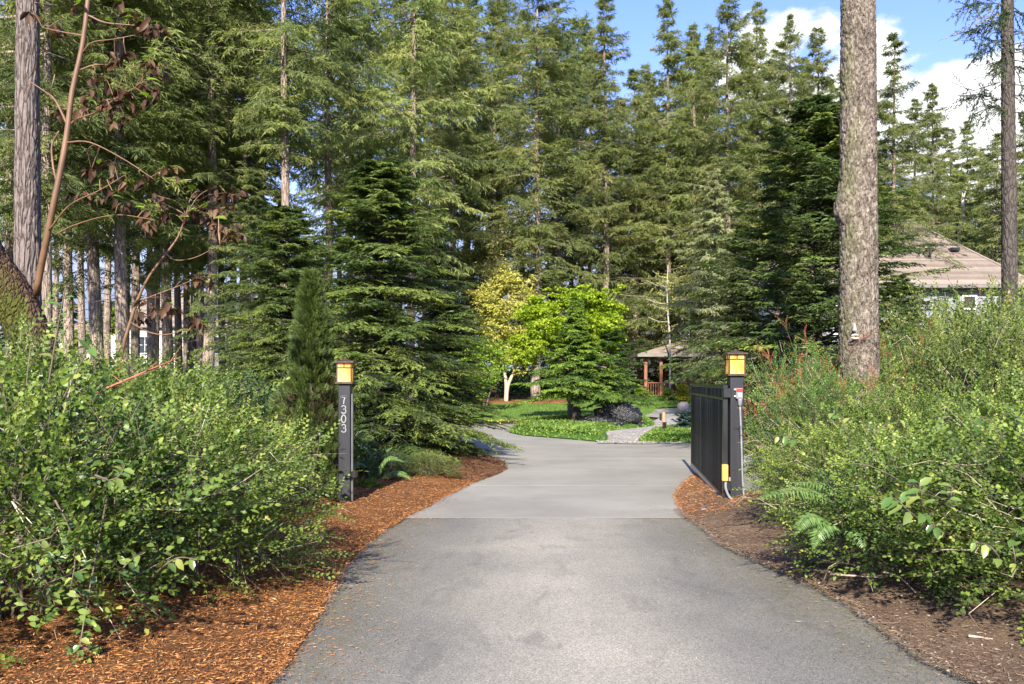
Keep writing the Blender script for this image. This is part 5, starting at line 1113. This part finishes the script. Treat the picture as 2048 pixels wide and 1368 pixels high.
# ---------------------------------------------------------------- madrone with drooping brown leaves (upper left)
LEAF = []
for sd in range(4):
    rr_ = np.random.default_rng(sd+5); g = G(); n_ = 1
    g.leaves(np.zeros((1, 3)), np.array([[0, 1., 0]]), np.array([[0, 0, 1.]]), 0.112, .052, .25, rr_.random(), .1+.25*rr_.random()); LEAF.append(g)
LEAFM = [g.mesh('leaf', MAT['madrone_leaf'], True) for g in LEAF]; LEAFG = [g.mesh('leaf', MAT['madrone_green'], True) for g in LEAF]
LEAFS = []
for sd in range(4):
    g = G(); g.leaves(np.zeros((1, 3)), np.array([[0, 1., 0]]), np.array([[0, 0, 1.]]), 1., .56, .2, [.2, .45, .65, .9][sd], .12+.06*sd); LEAFS.append(g.mesh('leaf', MAT['salal'], True))
from mathutils import Matrix
def put_leaf(me, parent, pos, d, n, s):
    y = np.array(d, float); y /= np.linalg.norm(y); x = np.cross(y, n); x /= np.linalg.norm(x)+1e-9; z = np.cross(x, y)
    o = bpy.data.objects.new('leaf', me); COL.objects.link(o); o.parent = parent
    o.matrix_local = Matrix(((x[0]*s, y[0]*s, z[0]*s, pos[0]), (x[1]*s, y[1]*s, z[1]*s, pos[1]), (x[2]*s, y[2]*s, z[2]*s, pos[2]), (0, 0, 0, 1)))
def madrone(lab, stems, clusters, seed, n_leaf, Y0):
    r = np.random.default_rng(seed); t = thing('madrone_tree' if len(stems) > 6 else 'madrone_sapling', lab, 'tree', (0, 0, 0)); allp = []
    for (pl, r0, r1) in stems:
        q = cr([pt(a, b, Y0+c) for a, b, c in pl], 22); allp.append(q)
        G().tube(q, np.linspace(r0, r1, 22), 9).build('stem' if r0 > .02 else 'branch', MAT['madrone_bark'], t, True)
    allp = np.concatenate(allp); tot = sum(c[3] for c in clusters); tw = G(); cnt = 0
    for (px, py, dy, wgt, sx, sy) in clusters:
        m = max(2, int(round(n_leaf*wgt/tot/5)))
        for _ in range(m):
            c = pt(px+r.normal(0, sx), py+r.normal(0, sy), Y0+dy+r.normal(0, .18)); b = allp[np.argmin(np.linalg.norm(allp-c, axis=1))]
            q = cr([b, (b+c)/2+r.normal(0, .03, 3)+[0, 0, .04], c], 6); tw.sticks(q[:-1], q[1:], .0045, .004)
            for k in range(5):
                if cnt >= n_leaf: break
                a = r.random()*6.28; d = np.array([math.cos(a), math.sin(a)*.8, -r.uniform(.05, 1.3)]); green = r.random() < .13
                if green: d[2] = .3
                put_leaf((LEAFG if green else LEAFM)[r.integers(4)], t, c+r.normal(0, .02, 3), d, np.array([r.normal(0, .5), r.normal(0, .5), 1.]), r.uniform(.75, 1.25)); cnt += 1
    tw.build('twigs', MAT['madrone_bark'], t, False, 'stuff')
    return t
t = madrone('slender orange stemmed madrone with drooping brown leaves at upper left',
    [([(72, 590, .2), (85, 520, .1), (105, 420, 0), (125, 320, 0), (135, 260, 0), (145, 180, 0), (165, 90, 0), (178, -20, 0), (190, -160, 0)], .034, .02),
     ([(130, 265, 0), (150, 240, 0), (190, 225, -.1), (235, 195, -.2), (270, 175, -.2)], .010, .003), ([(135, 250, 0), (110, 200, .1), (85, 180, .2), (55, 160, .2)], .012, .004),
     ([(160, 140, 0), (190, 130, 0), (230, 130, .1), (290, 135, .2)], .009, .003), ([(165, 105, 0), (185, 85, -.1), (230, 78, -.2), (270, 70, -.2)], .009, .003),
     ([(170, 72, 0), (130, 65, .1), (85, 55, .2)], .01, .004), ([(175, 30, 0), (210, 45, 0), (260, 50, 0), (310, 55, 0)], .011, .004),
     ([(130, 285, 0), (180, 285, -.1), (250, 320, -.2), (310, 360, -.2)], .009, .003), ([(115, 370, 0), (106, 330, 0), (104, 290, .1), (118, 262, .1)], .012, .007),
     ([(98, 460, 0), (140, 410, -.1), (200, 380, -.2), (250, 350, -.2)], .009, .003), ([(92, 480, .1), (150, 450, 0), (230, 430, -.1), (310, 440, -.2)], .008, .003)],
    [(265, 40, -.1, 10, 22, 12), (310, 55, 0, 6, 14, 8), (120, 35, .2, 7, 22, 16), (230, 120, -.1, 8, 25, 14), (290, 140, .1, 9, 20, 12), (300, 155, .1, 5, 16, 8), (215, 170, -.1, 8, 25, 12), (280, 185, -.1, 9, 18, 14), (190, 210, 0, 8, 30, 12), (245, 225, -.2, 8, 22, 12), (140, 225, .1, 4, 18, 10), (210, 340, -.2, 9, 28, 12), (240, 375, -.2, 8, 20, 12), (300, 350, -.1, 6, 30, 10), (180, 385, -.1, 5, 20, 12), (285, 430, -.2, 6, 25, 10), (155, 390, 0, 4, 15, 8), (190, 10, 0, 8, 30, 10), (100, 150, .2, 4, 20, 12)], 81, 300, 8.6)
tr = cr([pt(112, 900, 8.9), pt(92, 760, 8.9), pt(58, 670, 8.85), pt(15, 575, 8.8), pt(-40, 490, 8.7), pt(-95, 370, 8.6), pt(-180, 250, 8.5)], 160)
g = noisy_trunk(tr, np.interp(np.arange(160), [0, 40, 90, 159], [.27, .225, .21, .17]), 80, .010, (28, 16), 3.3); g.build('trunk', MAT['mossy'], t, True, None).name = 'mossy_trunk'
madrone('thin brown leaved sapling rising from the left shrubs before the cream house',
    [([(232, 800, .1), (245, 700, 0), (262, 640, 0), (275, 600, 0), (300, 550, 0), (338, 500, 0), (358, 470, 0), (372, 430, 0)], .022, .008),
     ([(275, 605, 0), (310, 590, -.1), (350, 575, -.1), (385, 560, -.1)], .009, .004), ([(262, 645, 0), (300, 665, -.1), (340, 668, -.1), (390, 650, -.1)], .008, .004), ([(330, 505, 0), (350, 520, -.1), (390, 515, -.2), (440, 490, -.2)], .008, .003)],
    [(440, 375, 0, 6, 26, 10), (380, 425, 0, 9, 24, 12), (425, 440, -.1, 7, 20, 14), (465, 470, -.1, 5, 14, 10), (395, 565, -.1, 7, 14, 14), (300, 620, -.1, 6, 18, 10), (345, 615, -.1, 5, 18, 8), (395, 650, -.1, 6, 14, 8), (330, 410, .1, 6, 25, 12), (475, 395, .1, 3, 12, 8)], 82, 220, 9.4)

# ---------------------------------------------------------------- shrubs beside the drive
def sprig(seed, nl, length, L, Wd, hexa=True, red=False):
    r = np.random.default_rng(seed); g = G(); s = np.linspace(.08, 1, nl); sd = np.where(np.arange(nl) % 2, 1., -1.)
    bend = .12*s**2*length
    P = np.stack([.02*np.sin(s*3)*length*4, s*length, -bend], 1)
    D = np.stack([sd*.95, .55+.3*s, r.normal(0, .22, nl)+.1], 1); D[-1] = (0, 1, -.1)
    N = np.array([0, 0, 1.])+r.normal(0, .35, (nl, 3)); Ls = L*r.uniform(.65, 1.15, nl)*(1-.25*s); t = .42+.32*(s-.4)+r.normal(0, .08, nl)
    if hexa: 
        n = nl; D = nrm(D); S = nrm(np.cross(D, N)); N2 = np.cross(S, D); Lc = Ls[:, None]; Wc = (Wd*r.uniform(.8, 1.15, nl))[:, None]
        V = np.stack([P, P+D*Lc*.32+S*Wc*.46+N2*Wc*.12, P+D*Lc*.7+S*Wc*.38+N2*Wc*.1-N2*Lc*.05, P+D*Lc-N2*Lc*.12, P+D*Lc*.7-S*Wc*.38+N2*Wc*.1-N2*Lc*.05, P+D*Lc*.32-S*Wc*.46+N2*Wc*.12], 1).reshape(-1, 3)
        b = np.arange(n)[:, None, None]*6; g.add(V, (b+np.array([[0, 5, 1], [2, 4, 3]])).reshape(-1, 3), (b+np.array([[1, 5, 4, 2]])).reshape(-1, 4), np.repeat(t, 6))
    else: g.blades(P, D, N, Ls, Wd, .15, t, droop=.1)
    return g, P
DEAD = {}
def shrub_kind(seed, n, L, Wd, sl, nl, hexa, low=-.3, whips=10, wt_=.18, tintc=0., stem='twig'):
    r = np.random.default_rng(seed); gf = G(); gs = G(); h = 1.5
    m = 42; base = r.normal(0, .12, (m, 3))*[1, 1, 0]; aa = r.random(m)*6.28; q = np.sqrt(r.random(m))
    ends = np.stack([np.cos(aa)*q*.9, np.sin(aa)*q*.9, h*(.45+.5*np.sqrt(1-q**2*.9))], 1); mid = base*.5 + ends*np.array([.55, .55, .62])
    for k in range(m):
        p = cr([base[k], mid[k], ends[k]], 7); gs.sticks(p[:-1], p[1:], np.linspace(.009, .004, 6), np.linspace(.008, .003, 6))
    th = r.random(n)*2*np.pi; el = np.arcsin(np.clip(r.uniform(low-.25, 1, n), -1, 1)); d = np.stack([np.cos(th)*np.cos(el), np.sin(th)*np.cos(el), np.sin(el)], 1)
    lump = 1 + .48*fbm(d*2.3+seed*3.7, 3) + .24*vnoise(d*6.5+seed)
    P = d*(lump*(1-.62*r.random(n)**1.9))[:, None]*np.array([1, 1, h*.55]); P[:, 2] += h*.41; k = P[:, 2] > .02; P = P[k]; d = d[k]; n = len(P)
    out = d*.75 + np.array([0, 0, .35]) + r.normal(0, .42, (n, 3))
    tint = r.normal(0, .10, n) + tintc + .24*fbm(P*1.6+seed, 2); sc_ = r.uniform(.7, 1.25, n); Rm = frames(out, r.normal(0, .6, n))*sc_[:, None, None]
    kinds = [sprig(seed*10+i, nl, sl, L, Wd, hexa)[0] for i in range(3)]; sel = r.integers(0, 3, n)
    for i in range(3): gf.stamp(kinds[i], Rm[sel == i], P[sel == i] - out[sel == i]*.5*sl*.6, tint[sel == i])
    y = nrm(out)*sl*sc_[:, None]; st = P - out*.5*sl*.6; gs.sticks(st - y*.1, st + y*.9, .0014, .0007)
    for k in range(whips):                      # long shoots standing proud of the mass
        b = P[r.integers(n)]; dd = nrm(np.array([b[0], b[1], .8+r.random()])+r.normal(0, .35, 3)); l = r.uniform(.3, .75)
        e = b+dd*l; p = cr([b, (b+e)/2+[0, 0, .05], e - np.array([0, 0, .12*l])], 7); gs.sticks(p[:-1], p[1:], .0032, .0028)
        mm = 9; pp = p[np.clip((np.linspace(.25, 1, mm)*6).astype(int), 0, 6)] + r.normal(0, .012, (mm, 3)); DD = np.tile(dd, (mm, 1))+r.normal(0, .5, (mm, 3))
        gf.stamp(kinds[0], frames(DD, r.normal(0, .6, mm))*.6, pp, r.normal(wt_, .08, mm))
    m = 130; k = r.integers(0, n, m); dd = nrm(np.stack([P[k, 0], P[k, 1], P[k, 2]*.3 + r.normal(0, .35, m)], 1) + r.normal(0, .45, (m, 3))); gd = G(); A = P[k]*.88; Bm = A + dd*r.uniform(.12, .3, m)[:, None]; Bt = Bm + (dd*.8 + r.normal(0, .4, (m, 3)) - [0, 0, .25])*.2
    gd.sticks(A, Bm, .0030, .0024); gd.sticks(Bm, Bt, .0024, .0010); DEAD[seed] = gd.mesh('dead_twigs', MAT['dry'])
    return gf.mesh('foliage', None), gs.mesh('stems', MAT[stem])
SK = {'near_a': shrub_kind(101, 1900, 0.052, .026, .29, 12, True, whips=18), 'near_b': shrub_kind(102, 1900, 0.044, .021, .27, 13, True, whips=28, tintc=.05),
      'mid_a': shrub_kind(103, 1900, .044, .025, .27, 13, False, tintc=.05, whips=18), 'mid_b': shrub_kind(104, 1800, .050, .027, .29, 12, False, whips=30),
      'red': shrub_kind(105, 1800, .038, .022, .25, 12, False, whips=20, wt_=.5), 'broad': shrub_kind(106, 1500, .052, .031, .30, 11, False)}
for k_, m_ in SK.items():
    m_[0].materials.append(MAT['huckle'])
def shrub(lab, c, rx_, ry_, h, kind, mat='huckle', rz=0., zb=.1, name='huckleberry_shrub'):
    t = thing(name, lab, 'shrub', (c[0], c[1], zb), rz, None, (rx_, ry_, h/1.5))
    f = link('foliage', SK[kind][0], t, 'stuff'); f.material_slots[0].link = 'OBJECT'; f.material_slots[0].material = MAT[mat]
    link('stems', SK[kind][1], t, 'stuff'); link('dead_twigs', list(DEAD.values())[list(SK).index(kind)], t, 'stuff'); return t
SH = [  # left mass
    ('glossy green huckleberry shrub nearest the camera at the lower left', (-3.22, 5.45), 1.15, 1.05, 1.6, 'near_a', 'huckle', 0., .1),
    ('huckleberry shrub spilling to the mulch with bare twigs at its right', (-2.58, 6.8), .9, 1.05, 1.3, 'near_b', 'huckle', 1.1, .06),
    ('tall huckleberry shrub at the left edge before the mossy trunk', (-4.65, 7.6), 1.15, 1.05, 1.85, 'near_b', 'huckle', 2.9, .1),
    ('huckleberry shrub with arching red twig in the middle of the left mass', (-3.5, 8.7), 1.1, .95, 1.55, 'near_a', 'huckle', 2.0, .1),
    ('rounded small leaved shrub left of the columnar cedar', (-3.35, 9.5), .8, .8, 1.15, 'mid_a', 'huckle_olive', .4, .08),
    ('shrub at the back of the left mass below the thin sapling', (-4.7, 10.6), 1.3, 1.1, 1.62, 'mid_b', 'huckle', 3.3, .1),
    ('dark shrub behind the left mass, beneath the conical hemlock', (-4.0, 13.0), 1.4, 1.1, 1.45, 'broad', 'under', .9, .1),
    # right mass
    ('red tipped shrub directly right of the right lamp post', (3.78, 10.6), .8, .8, 1.5, 'red', 'huckle_red', 0., .2),
    ('low shrub at the drive edge behind the fern', (3.3, 8.75), .8, .8, 1.05, 'near_b', 'huckle', .6, .1),
    ('shrub in front of the base of the big tan trunk', (4.35, 9.6), .95, .95, 1.22, 'mid_a', 'huckle', 2.5, .2),
    ('low shrub at the soil edge right of the fern', (3.22, 6.85), .92, .85, 1.1, 'near_a', 'huckle', 3.9, .1),
    ('broad green shrub in the middle of the right mass', (4.75, 7.8), 1.0, .95, 1.36, 'near_b', 'huckle', 4.4, .2),
    ('glossy shrub nearest the camera at the lower right', (3.72, 5.62), 1.05, .85, 1.2, 'near_a', 'huckle', 5.2, .12),
    ('tall yellowish shrub right of the big tan trunk', (5.65, 9.9), 1.0, 1.0, 2.05, 'mid_b', 'huckle_olive', 1.7, .25),
    ('tall olive shrub at the right edge below the roof', (6.75, 11.8), 1.3, 1.15, 2.35, 'mid_a', 'huckle_olive', 4.6, .25),
    ('red tipped shrub behind the big tan trunk left side', (4.3, 12.9), .95, .95, 1.75, 'red', 'huckle_red', 2.1, .2),
    ('red tipped shrub just right of the big tan trunk', (5.9, 12.6), .9, .95, 1.95, 'red', 'huckle_red', 4.0, .2),
    ('leafy tall shrub between the big tan trunk and the far right edge', (7.0, 14.2), 1.5, 1.2, 2.5, 'broad', 'huckle_olive', 3.0, .25),
    ('thin olive shrub with loose tall shoots at the far right edge', (5.9, 8.6), .85, .85, 1.85, 'mid_b', 'huckle_olive', 5.5, .25),
    ('shrub filling the bank at the right edge behind the glossy one', (4.85, 6.0), .95, .9, 1.5, 'near_b', 'huckle', .3, .25),
]
for lab, c, a_, b_, h_, kd, mt, rz_, zb_ in SH: shrub(lab, c, a_, b_, h_, kd, mt, rz_, zb_, 'evergreen_shrub' if mt == 'under' else 'huckleberry_shrub')

# arching red twig, bare twigs, vines
def twig_thing(name, lab, pts, r0, mat, cat='branch', side=0, seed=1):
    t = thing(name, lab, cat, (0, 0, 0)); q = cr(pts, 24); G().tube(q, np.linspace(r0, r0*.4, 24), 6).build('stem', MAT[mat], t, True); r = np.random.default_rng(seed)
    if side:
        g = G()
        for k in range(side):
            b = q[r.integers(5, 22)]; d = (q[-1]-q[0])*r.uniform(.1, .25)+r.normal(0, .08, 3); g.sticks(b[None], (b+d)[None], r0*.4, r0*.15)
        g.build('twigs', MAT[mat], t, False, 'stuff')
    return t
twig_thing('arching_twig', 'red-brown arching twig across the top of the left shrub mass', [pt(180, 790, 7.4), pt(240, 765, 7.5), pt(310, 735, 7.7), pt(360, 715, 7.9)], .012, 'twig_red', side=8)
twig_thing('dry_twig', 'bare grey twigs sticking from the left shrub over the mulch', [pt(430, 1060, 7.3), pt(490, 1090, 7.3), pt(545, 1130, 7.25), pt(575, 1165, 7.2)], .007, 'dry', side=16, seed=2)
twig_thing('dry_twig', 'long pale dry cane leaning across the right shrub mass', [pt(1938, 900, 7.0), pt(1975, 950, 6.9), pt(2000, 990, 6.85), pt(2020, 1030, 6.8)], .007, 'dry', seed=3)
twig_thing('fallen_stick', 'pale fallen stick lying on the soil along the right drive edge', [np.array([*gpt(1660, 1174), .10]), np.array([*gpt(1715, 1178), .10]), np.array([*gpt(1770, 1182), .10])], .010, 'dry', 'stick', seed=4)
twig_thing('fallen_stick', 'curved tan stick on the soil right of the straight one', [np.array([*gpt(1765, 1180), .14]), np.array([*gpt(1800, 1190), .13]), np.array([*gpt(1832, 1214), .10])], .009, 'dry', 'stick', seed=5)
twig_thing('fallen_stick', 'short tan stick near the bottom right corner', [np.array([*gpt(1937, 1295), .07]), np.array([*gpt(1960, 1298), .07]), np.array([*gpt(1985, 1305), .08])], .009, 'dry', 'stick', seed=6)
twig_thing('fallen_stick', 'dark stick on the soil below the low right shrub', [np.array([*gpt(1572, 1124), .09]), np.array([*gpt(1600, 1122), .12]), np.array([*gpt(1640, 1112), .16])], .010, 'twig', 'stick', seed=7)
# fallen fir bough
t = thing('fallen_bough', 'fallen green fir bough lying on the soil under the right shrubs', 'branch', (0, 0, 0))
q = cr([np.array([*gpt(1850, 1195), .16]), np.array([*gpt(1880, 1215), .16]), np.array([*gpt(1920, 1235), .12]), np.array([*gpt(2010, 1243), .10])], 20); G().tube(q, np.linspace(.004, .010, 20), 6).build('stem', MAT['dry'], t, True)
r = np.random.default_rng(8); n = 1500; k = r.integers(0, 17, n); d = r.normal(0, 1, (n, 3))*[1, 1, .3]; off = r.random(n)[:, None]*nrm(d)*.10*np.clip((17-k)/9, .2, 1)[:, None]
G().blades(q[k]+off+[0, 0, .015], d, np.array([0, 0, 1.])+r.normal(0, .4, (n, 3)), .026, .004, .1, r.random(n)).build('needles', MAT['fern'], t, False, 'stuff')

# broad leaved plants with separate leaves
def leaf_plant(name, lab, stems, nper, s, seed, Y0, fan=1.):
    t = thing(name, lab, 'plant', (0, 0, 0)); r = np.random.default_rng(seed)
    for pl in stems:
        q = cr([pt(a, b, Y0+c) for a, b, c in pl], 16); G().tube(q, np.linspace(.006, .003, 16), 6).build('stem', MAT['twig'], t, True)
        dirs = np.gradient(q, axis=0)
        for k in range(nper):
            i = int(3+12*(k+1)/nper); d = nrm(dirs[min(i, 15)]); sd = 1 if k % 2 else -1; lat = np.array([d[2], 0, -d[0]])*sd
            put_leaf(LEAFS[r.integers(4)], t, q[min(i, 15)], d*.5+lat*fan+r.normal(0, .2, 3)+[0, -.35, -.15], np.array([r.normal(0, .3), -.45, 1.]), s*r.uniform(.75, 1.25))
    return t
leaf_plant('salal', 'broad leaved plant with large pale green leaves in the right shrubs', [[(1850, 1060, .2), (1845, 1020, 0), (1842, 985, -.1), (1838, 965, -.1)], [(1850, 1040, .1), (1880, 1010, 0), (1900, 995, -.1), (1905, 975, -.1)], [(1840, 1040, 0), (1815, 1020, -.1), (1800, 1005, -.1), (1785, 995, -.1)]], 7, .090, 131, 5.45)
leaf_plant('salal', 'smaller broad leaved sprig low at the right, below the large one', [[(1890, 1075, .2), (1880, 1060, 0), (1872, 1052, -.1), (1860, 1048, -.1)]], 6, .072, 132, 5.25)
leaf_plant('thimbleberry', 'broad green leaves beside the tall shrub at the far right', [[(2000, 880, 0), (1990, 850, 0), (1970, 835, 0), (1955, 832, 0)], [(2000, 880, 0), (2020, 850, 0), (2030, 840, 0), (2040, 832, 0)]], 6, .12, 133, 6.6)
leaf_plant('honeysuckle_vine', 'yellow-green climbing sprig standing upright before the mossy trunk', [[(95, 780, 0), (108, 700, 0), (118, 640, 0), (132, 570, 0)], [(125, 800, 0), (150, 750, 0), (170, 710, 0), (185, 690, 0)]], 9, .075, 134, 5.4)
leaf_plant('honeysuckle_vine', 'trailing vine with round leaves hanging over the mulch at lower left', [[(215, 990, .45), (190, 1120, .05), (165, 1260, -.15), (155, 1320, -.2)], [(160, 1290, 0), (180, 1300, 0), (190, 1290, 0), (200, 1330, 0)], [(60, 1100, 0), (80, 1140, -.1), (100, 1180, -.1), (110, 1210, -.1)]], 10, .055, 135, 4.75)
leaf_plant('honeysuckle_vine', 'round leaved vine in the left shrub face at the picture edge', [[(20, 1140, 0), (60, 1120, 0), (100, 1090, 0), (110, 1030, 0)], [(110, 1000, 0), (140, 1060, 0), (150, 1120, 0), (140, 1180, 0)], [(190, 950, 0), (220, 960, 0), (240, 950, 0), (250, 930, 0)]], 9, .062, 136, 4.5)
leaf_plant('rhododendron', 'small rhododendron sprig with pale leaves at the foot of the columnar cedar', [[(600, 1000, .1), (620, 960, 0), (636, 900, 0), (640, 862, 0)], [(590, 1000, 0), (570, 980, 0), (600, 950, 0), (560, 960, 0)]], 7, .12, 137, 9.9)
leaf_plant('yellow_salal', 'yellow-green broad leaved sprig in front of the small leaved shrub', [[(480, 960, 0), (490, 920, 0), (500, 880, 0), (495, 850, 0)], [(505, 960, 0), (520, 920, 0), (530, 900, 0), (515, 880, 0)]], 8, .10, 138, 7.0)
leaf_plant('salal', 'broad leaved shoots rising through the front of the middle left shrub', [[(300, 1010, .2), (310, 960, 0), (330, 915, 0), (360, 880, -.1)], [(330, 1010, .2), (370, 960, 0), (400, 940, 0), (420, 915, -.1)], [(270, 1050, .2), (255, 990, 0), (240, 950, 0), (215, 925, -.1)]], 7, .085, 142, 5.9)
leaf_plant('salal', 'low broad leaved sprigs at the foot of the nearest left shrub', [[(300, 1160, .2), (330, 1130, 0), (360, 1115, 0), (395, 1120, -.1)], [(250, 1190, .2), (240, 1150, 0), (262, 1120, 0), (290, 1105, -.1)], [(60, 1230, .2), (90, 1190, 0), (70, 1150, 0), (40, 1130, -.1)]], 7, .075, 143, 4.75)
leaf_plant('salal', 'broad leaved shoots among the shrubs under the nose and mouth ornaments', [[(1700, 900, .2), (1690, 860, 0), (1680, 830, 0), (1660, 815, -.1)], [(1720, 900, .2), (1745, 870, 0), (1770, 850, 0), (1800, 840, -.1)], [(1600, 900, .2), (1590, 880, 0), (1570, 870, 0), (1545, 875, -.1)]], 6, .09, 144, 7.9)
leaf_plant('salal', 'yellow tipped broad leaved sprig at the right picture edge, low in the bank', [[(2010, 1150, .2), (1995, 1110, 0), (1975, 1090, 0), (1950, 1085, -.1)], [(2020, 1150, .2), (2030, 1120, 0), (2025, 1085, 0), (2035, 1060, -.1)]], 7, .07, 145, 5.05)
leaf_plant('seedling', 'small green seedling in the mulch near the bottom edge', [[(585, 1250, 0), (588, 1248, 0), (590, 1246, 0), (592, 1244, 0)]], 4, .035, 139, gpt(590, 1252)[1])
leaf_plant('seedling', 'small pale seedling in the mulch above the lower one', [[(562, 1298, 0), (565, 1296, 0), (567, 1294, 0), (570, 1292, 0)]], 4, .035, 140, gpt(565, 1299)[1])
leaf_plant('seedling', 'leafy weed on the soil at the right drive edge', [[(1600, 1140, 0), (1605, 1130, 0), (1612, 1124, 0), (1620, 1120, 0)], [(1615, 1140, 0), (1625, 1130, 0), (1632, 1126, 0), (1638, 1122, 0)]], 6, .05, 141, gpt(1610, 1142)[1])

# sword fern
def fern(lab, base, fronds, seed):
    r = np.random.default_rng(seed); t = thing('sword_fern', lab, 'fern', (0, 0, 0))
    for pl in fronds:
        q = cr(pl, 40); g = G(); g.tube(q, np.linspace(.0045, .0015, 40), 5); d = np.gradient(q, axis=0); s = np.linspace(0, 1, 40)
        lat = nrm(np.cross(d, np.array([0, -.6, 1.]))); ln = .105*np.sin(np.pi*np.clip(s*.9+.12, 0, 1))**.8
        for sg in (-1, 1):
            D = lat*sg + nrm(d)*.35 + r.normal(0, .06, (40, 3)) - np.array([0, 0, .25]); g.blades(q[3:], D[3:], (np.array([0, -.5, 1.])+r.normal(0, .2, (40, 3)))[3:], ln[3:], .017, .1, np.clip(.5+r.normal(0, .2, 37), 0, 1), mid=.25, droop=.12)
        g.build('frond', MAT['fern'], t)
fb = pt(1690, 1075, 7.0)
fern('sword fern with arching fronds at the drive edge right of the gate', fb, [[fb, pt(1670, 1010, 6.85), pt(1600, 980, 6.7), pt(1500, 1000, 6.55)], [fb, pt(1650, 1040, 6.7), pt(1615, 1035, 6.6), pt(1590, 1070, 6.5)], [fb, pt(1700, 1005, 6.9), pt(1650, 970, 6.9), pt(1570, 965, 6.9)], [fb, pt(1720, 1010, 6.8), pt(1745, 1000, 6.7), pt(1775, 1035, 6.6)], [fb, pt(1665, 1050, 6.7), pt(1640, 1060, 6.6), pt(1625, 1100, 6.5)], [fb, pt(1690, 1000, 7.1), pt(1675, 955, 7.1), pt(1630, 940, 7.1)], [fb, pt(1700, 1060, 6.7), pt(1715, 1065, 6.6), pt(1735, 1110, 6.5)]], 151)
fb = pt(745, 975, 13.4)
fern('pale fern at the foot of the big hemlock right of the left post', fb, [[fb, pt(735, 940, 13.2), pt(720, 925, 13.), pt(705, 935, 12.9)], [fb, pt(760, 935, 13.3), pt(780, 915, 13.2), pt(810, 925, 13.1)], [fb, pt(745, 930, 13.3), pt(740, 905, 13.2), pt(725, 895, 13.1)], [fb, pt(770, 950, 13.1), pt(800, 945, 13.), pt(825, 960, 12.9)], [fb, pt(755, 930, 13.6), pt(765, 905, 13.7), pt(785, 895, 13.8)]], 152)
# grass tuft and low shrubs at the hemlock's foot
x, y = gpt(722, 992); r = np.random.default_rng(9); n = 46
t = tag(G().blades(np.column_stack([r.normal(x, .05, n), r.normal(y, .05, n), np.full(n, .1)]), np.stack([r.normal(.5, .6, n), r.normal(0, .4, n), r.uniform(.25, .8, n)], 1), np.tile([0, -.2, 1.], (n, 1)), r.uniform(.15, .38, n), .012, .2, r.random(n), droop=.25).build('grass_tuft', MAT['grassb']), 'strappy green tuft at the foot of the left lamp post', 'plant')
shrub('low pale leaved shrub under the big hemlock at the mulch edge', (-1.35, 14.0), .42, .34, .36, 'broad', 'huckle_olive', 0., .1, 'low_shrub')
shrub('low sprawling shrub left of the pale leaved one under the hemlock', (-1.95, 13.7), .5, .36, .42, 'broad', 'under', 2., .1, 'low_shrub')
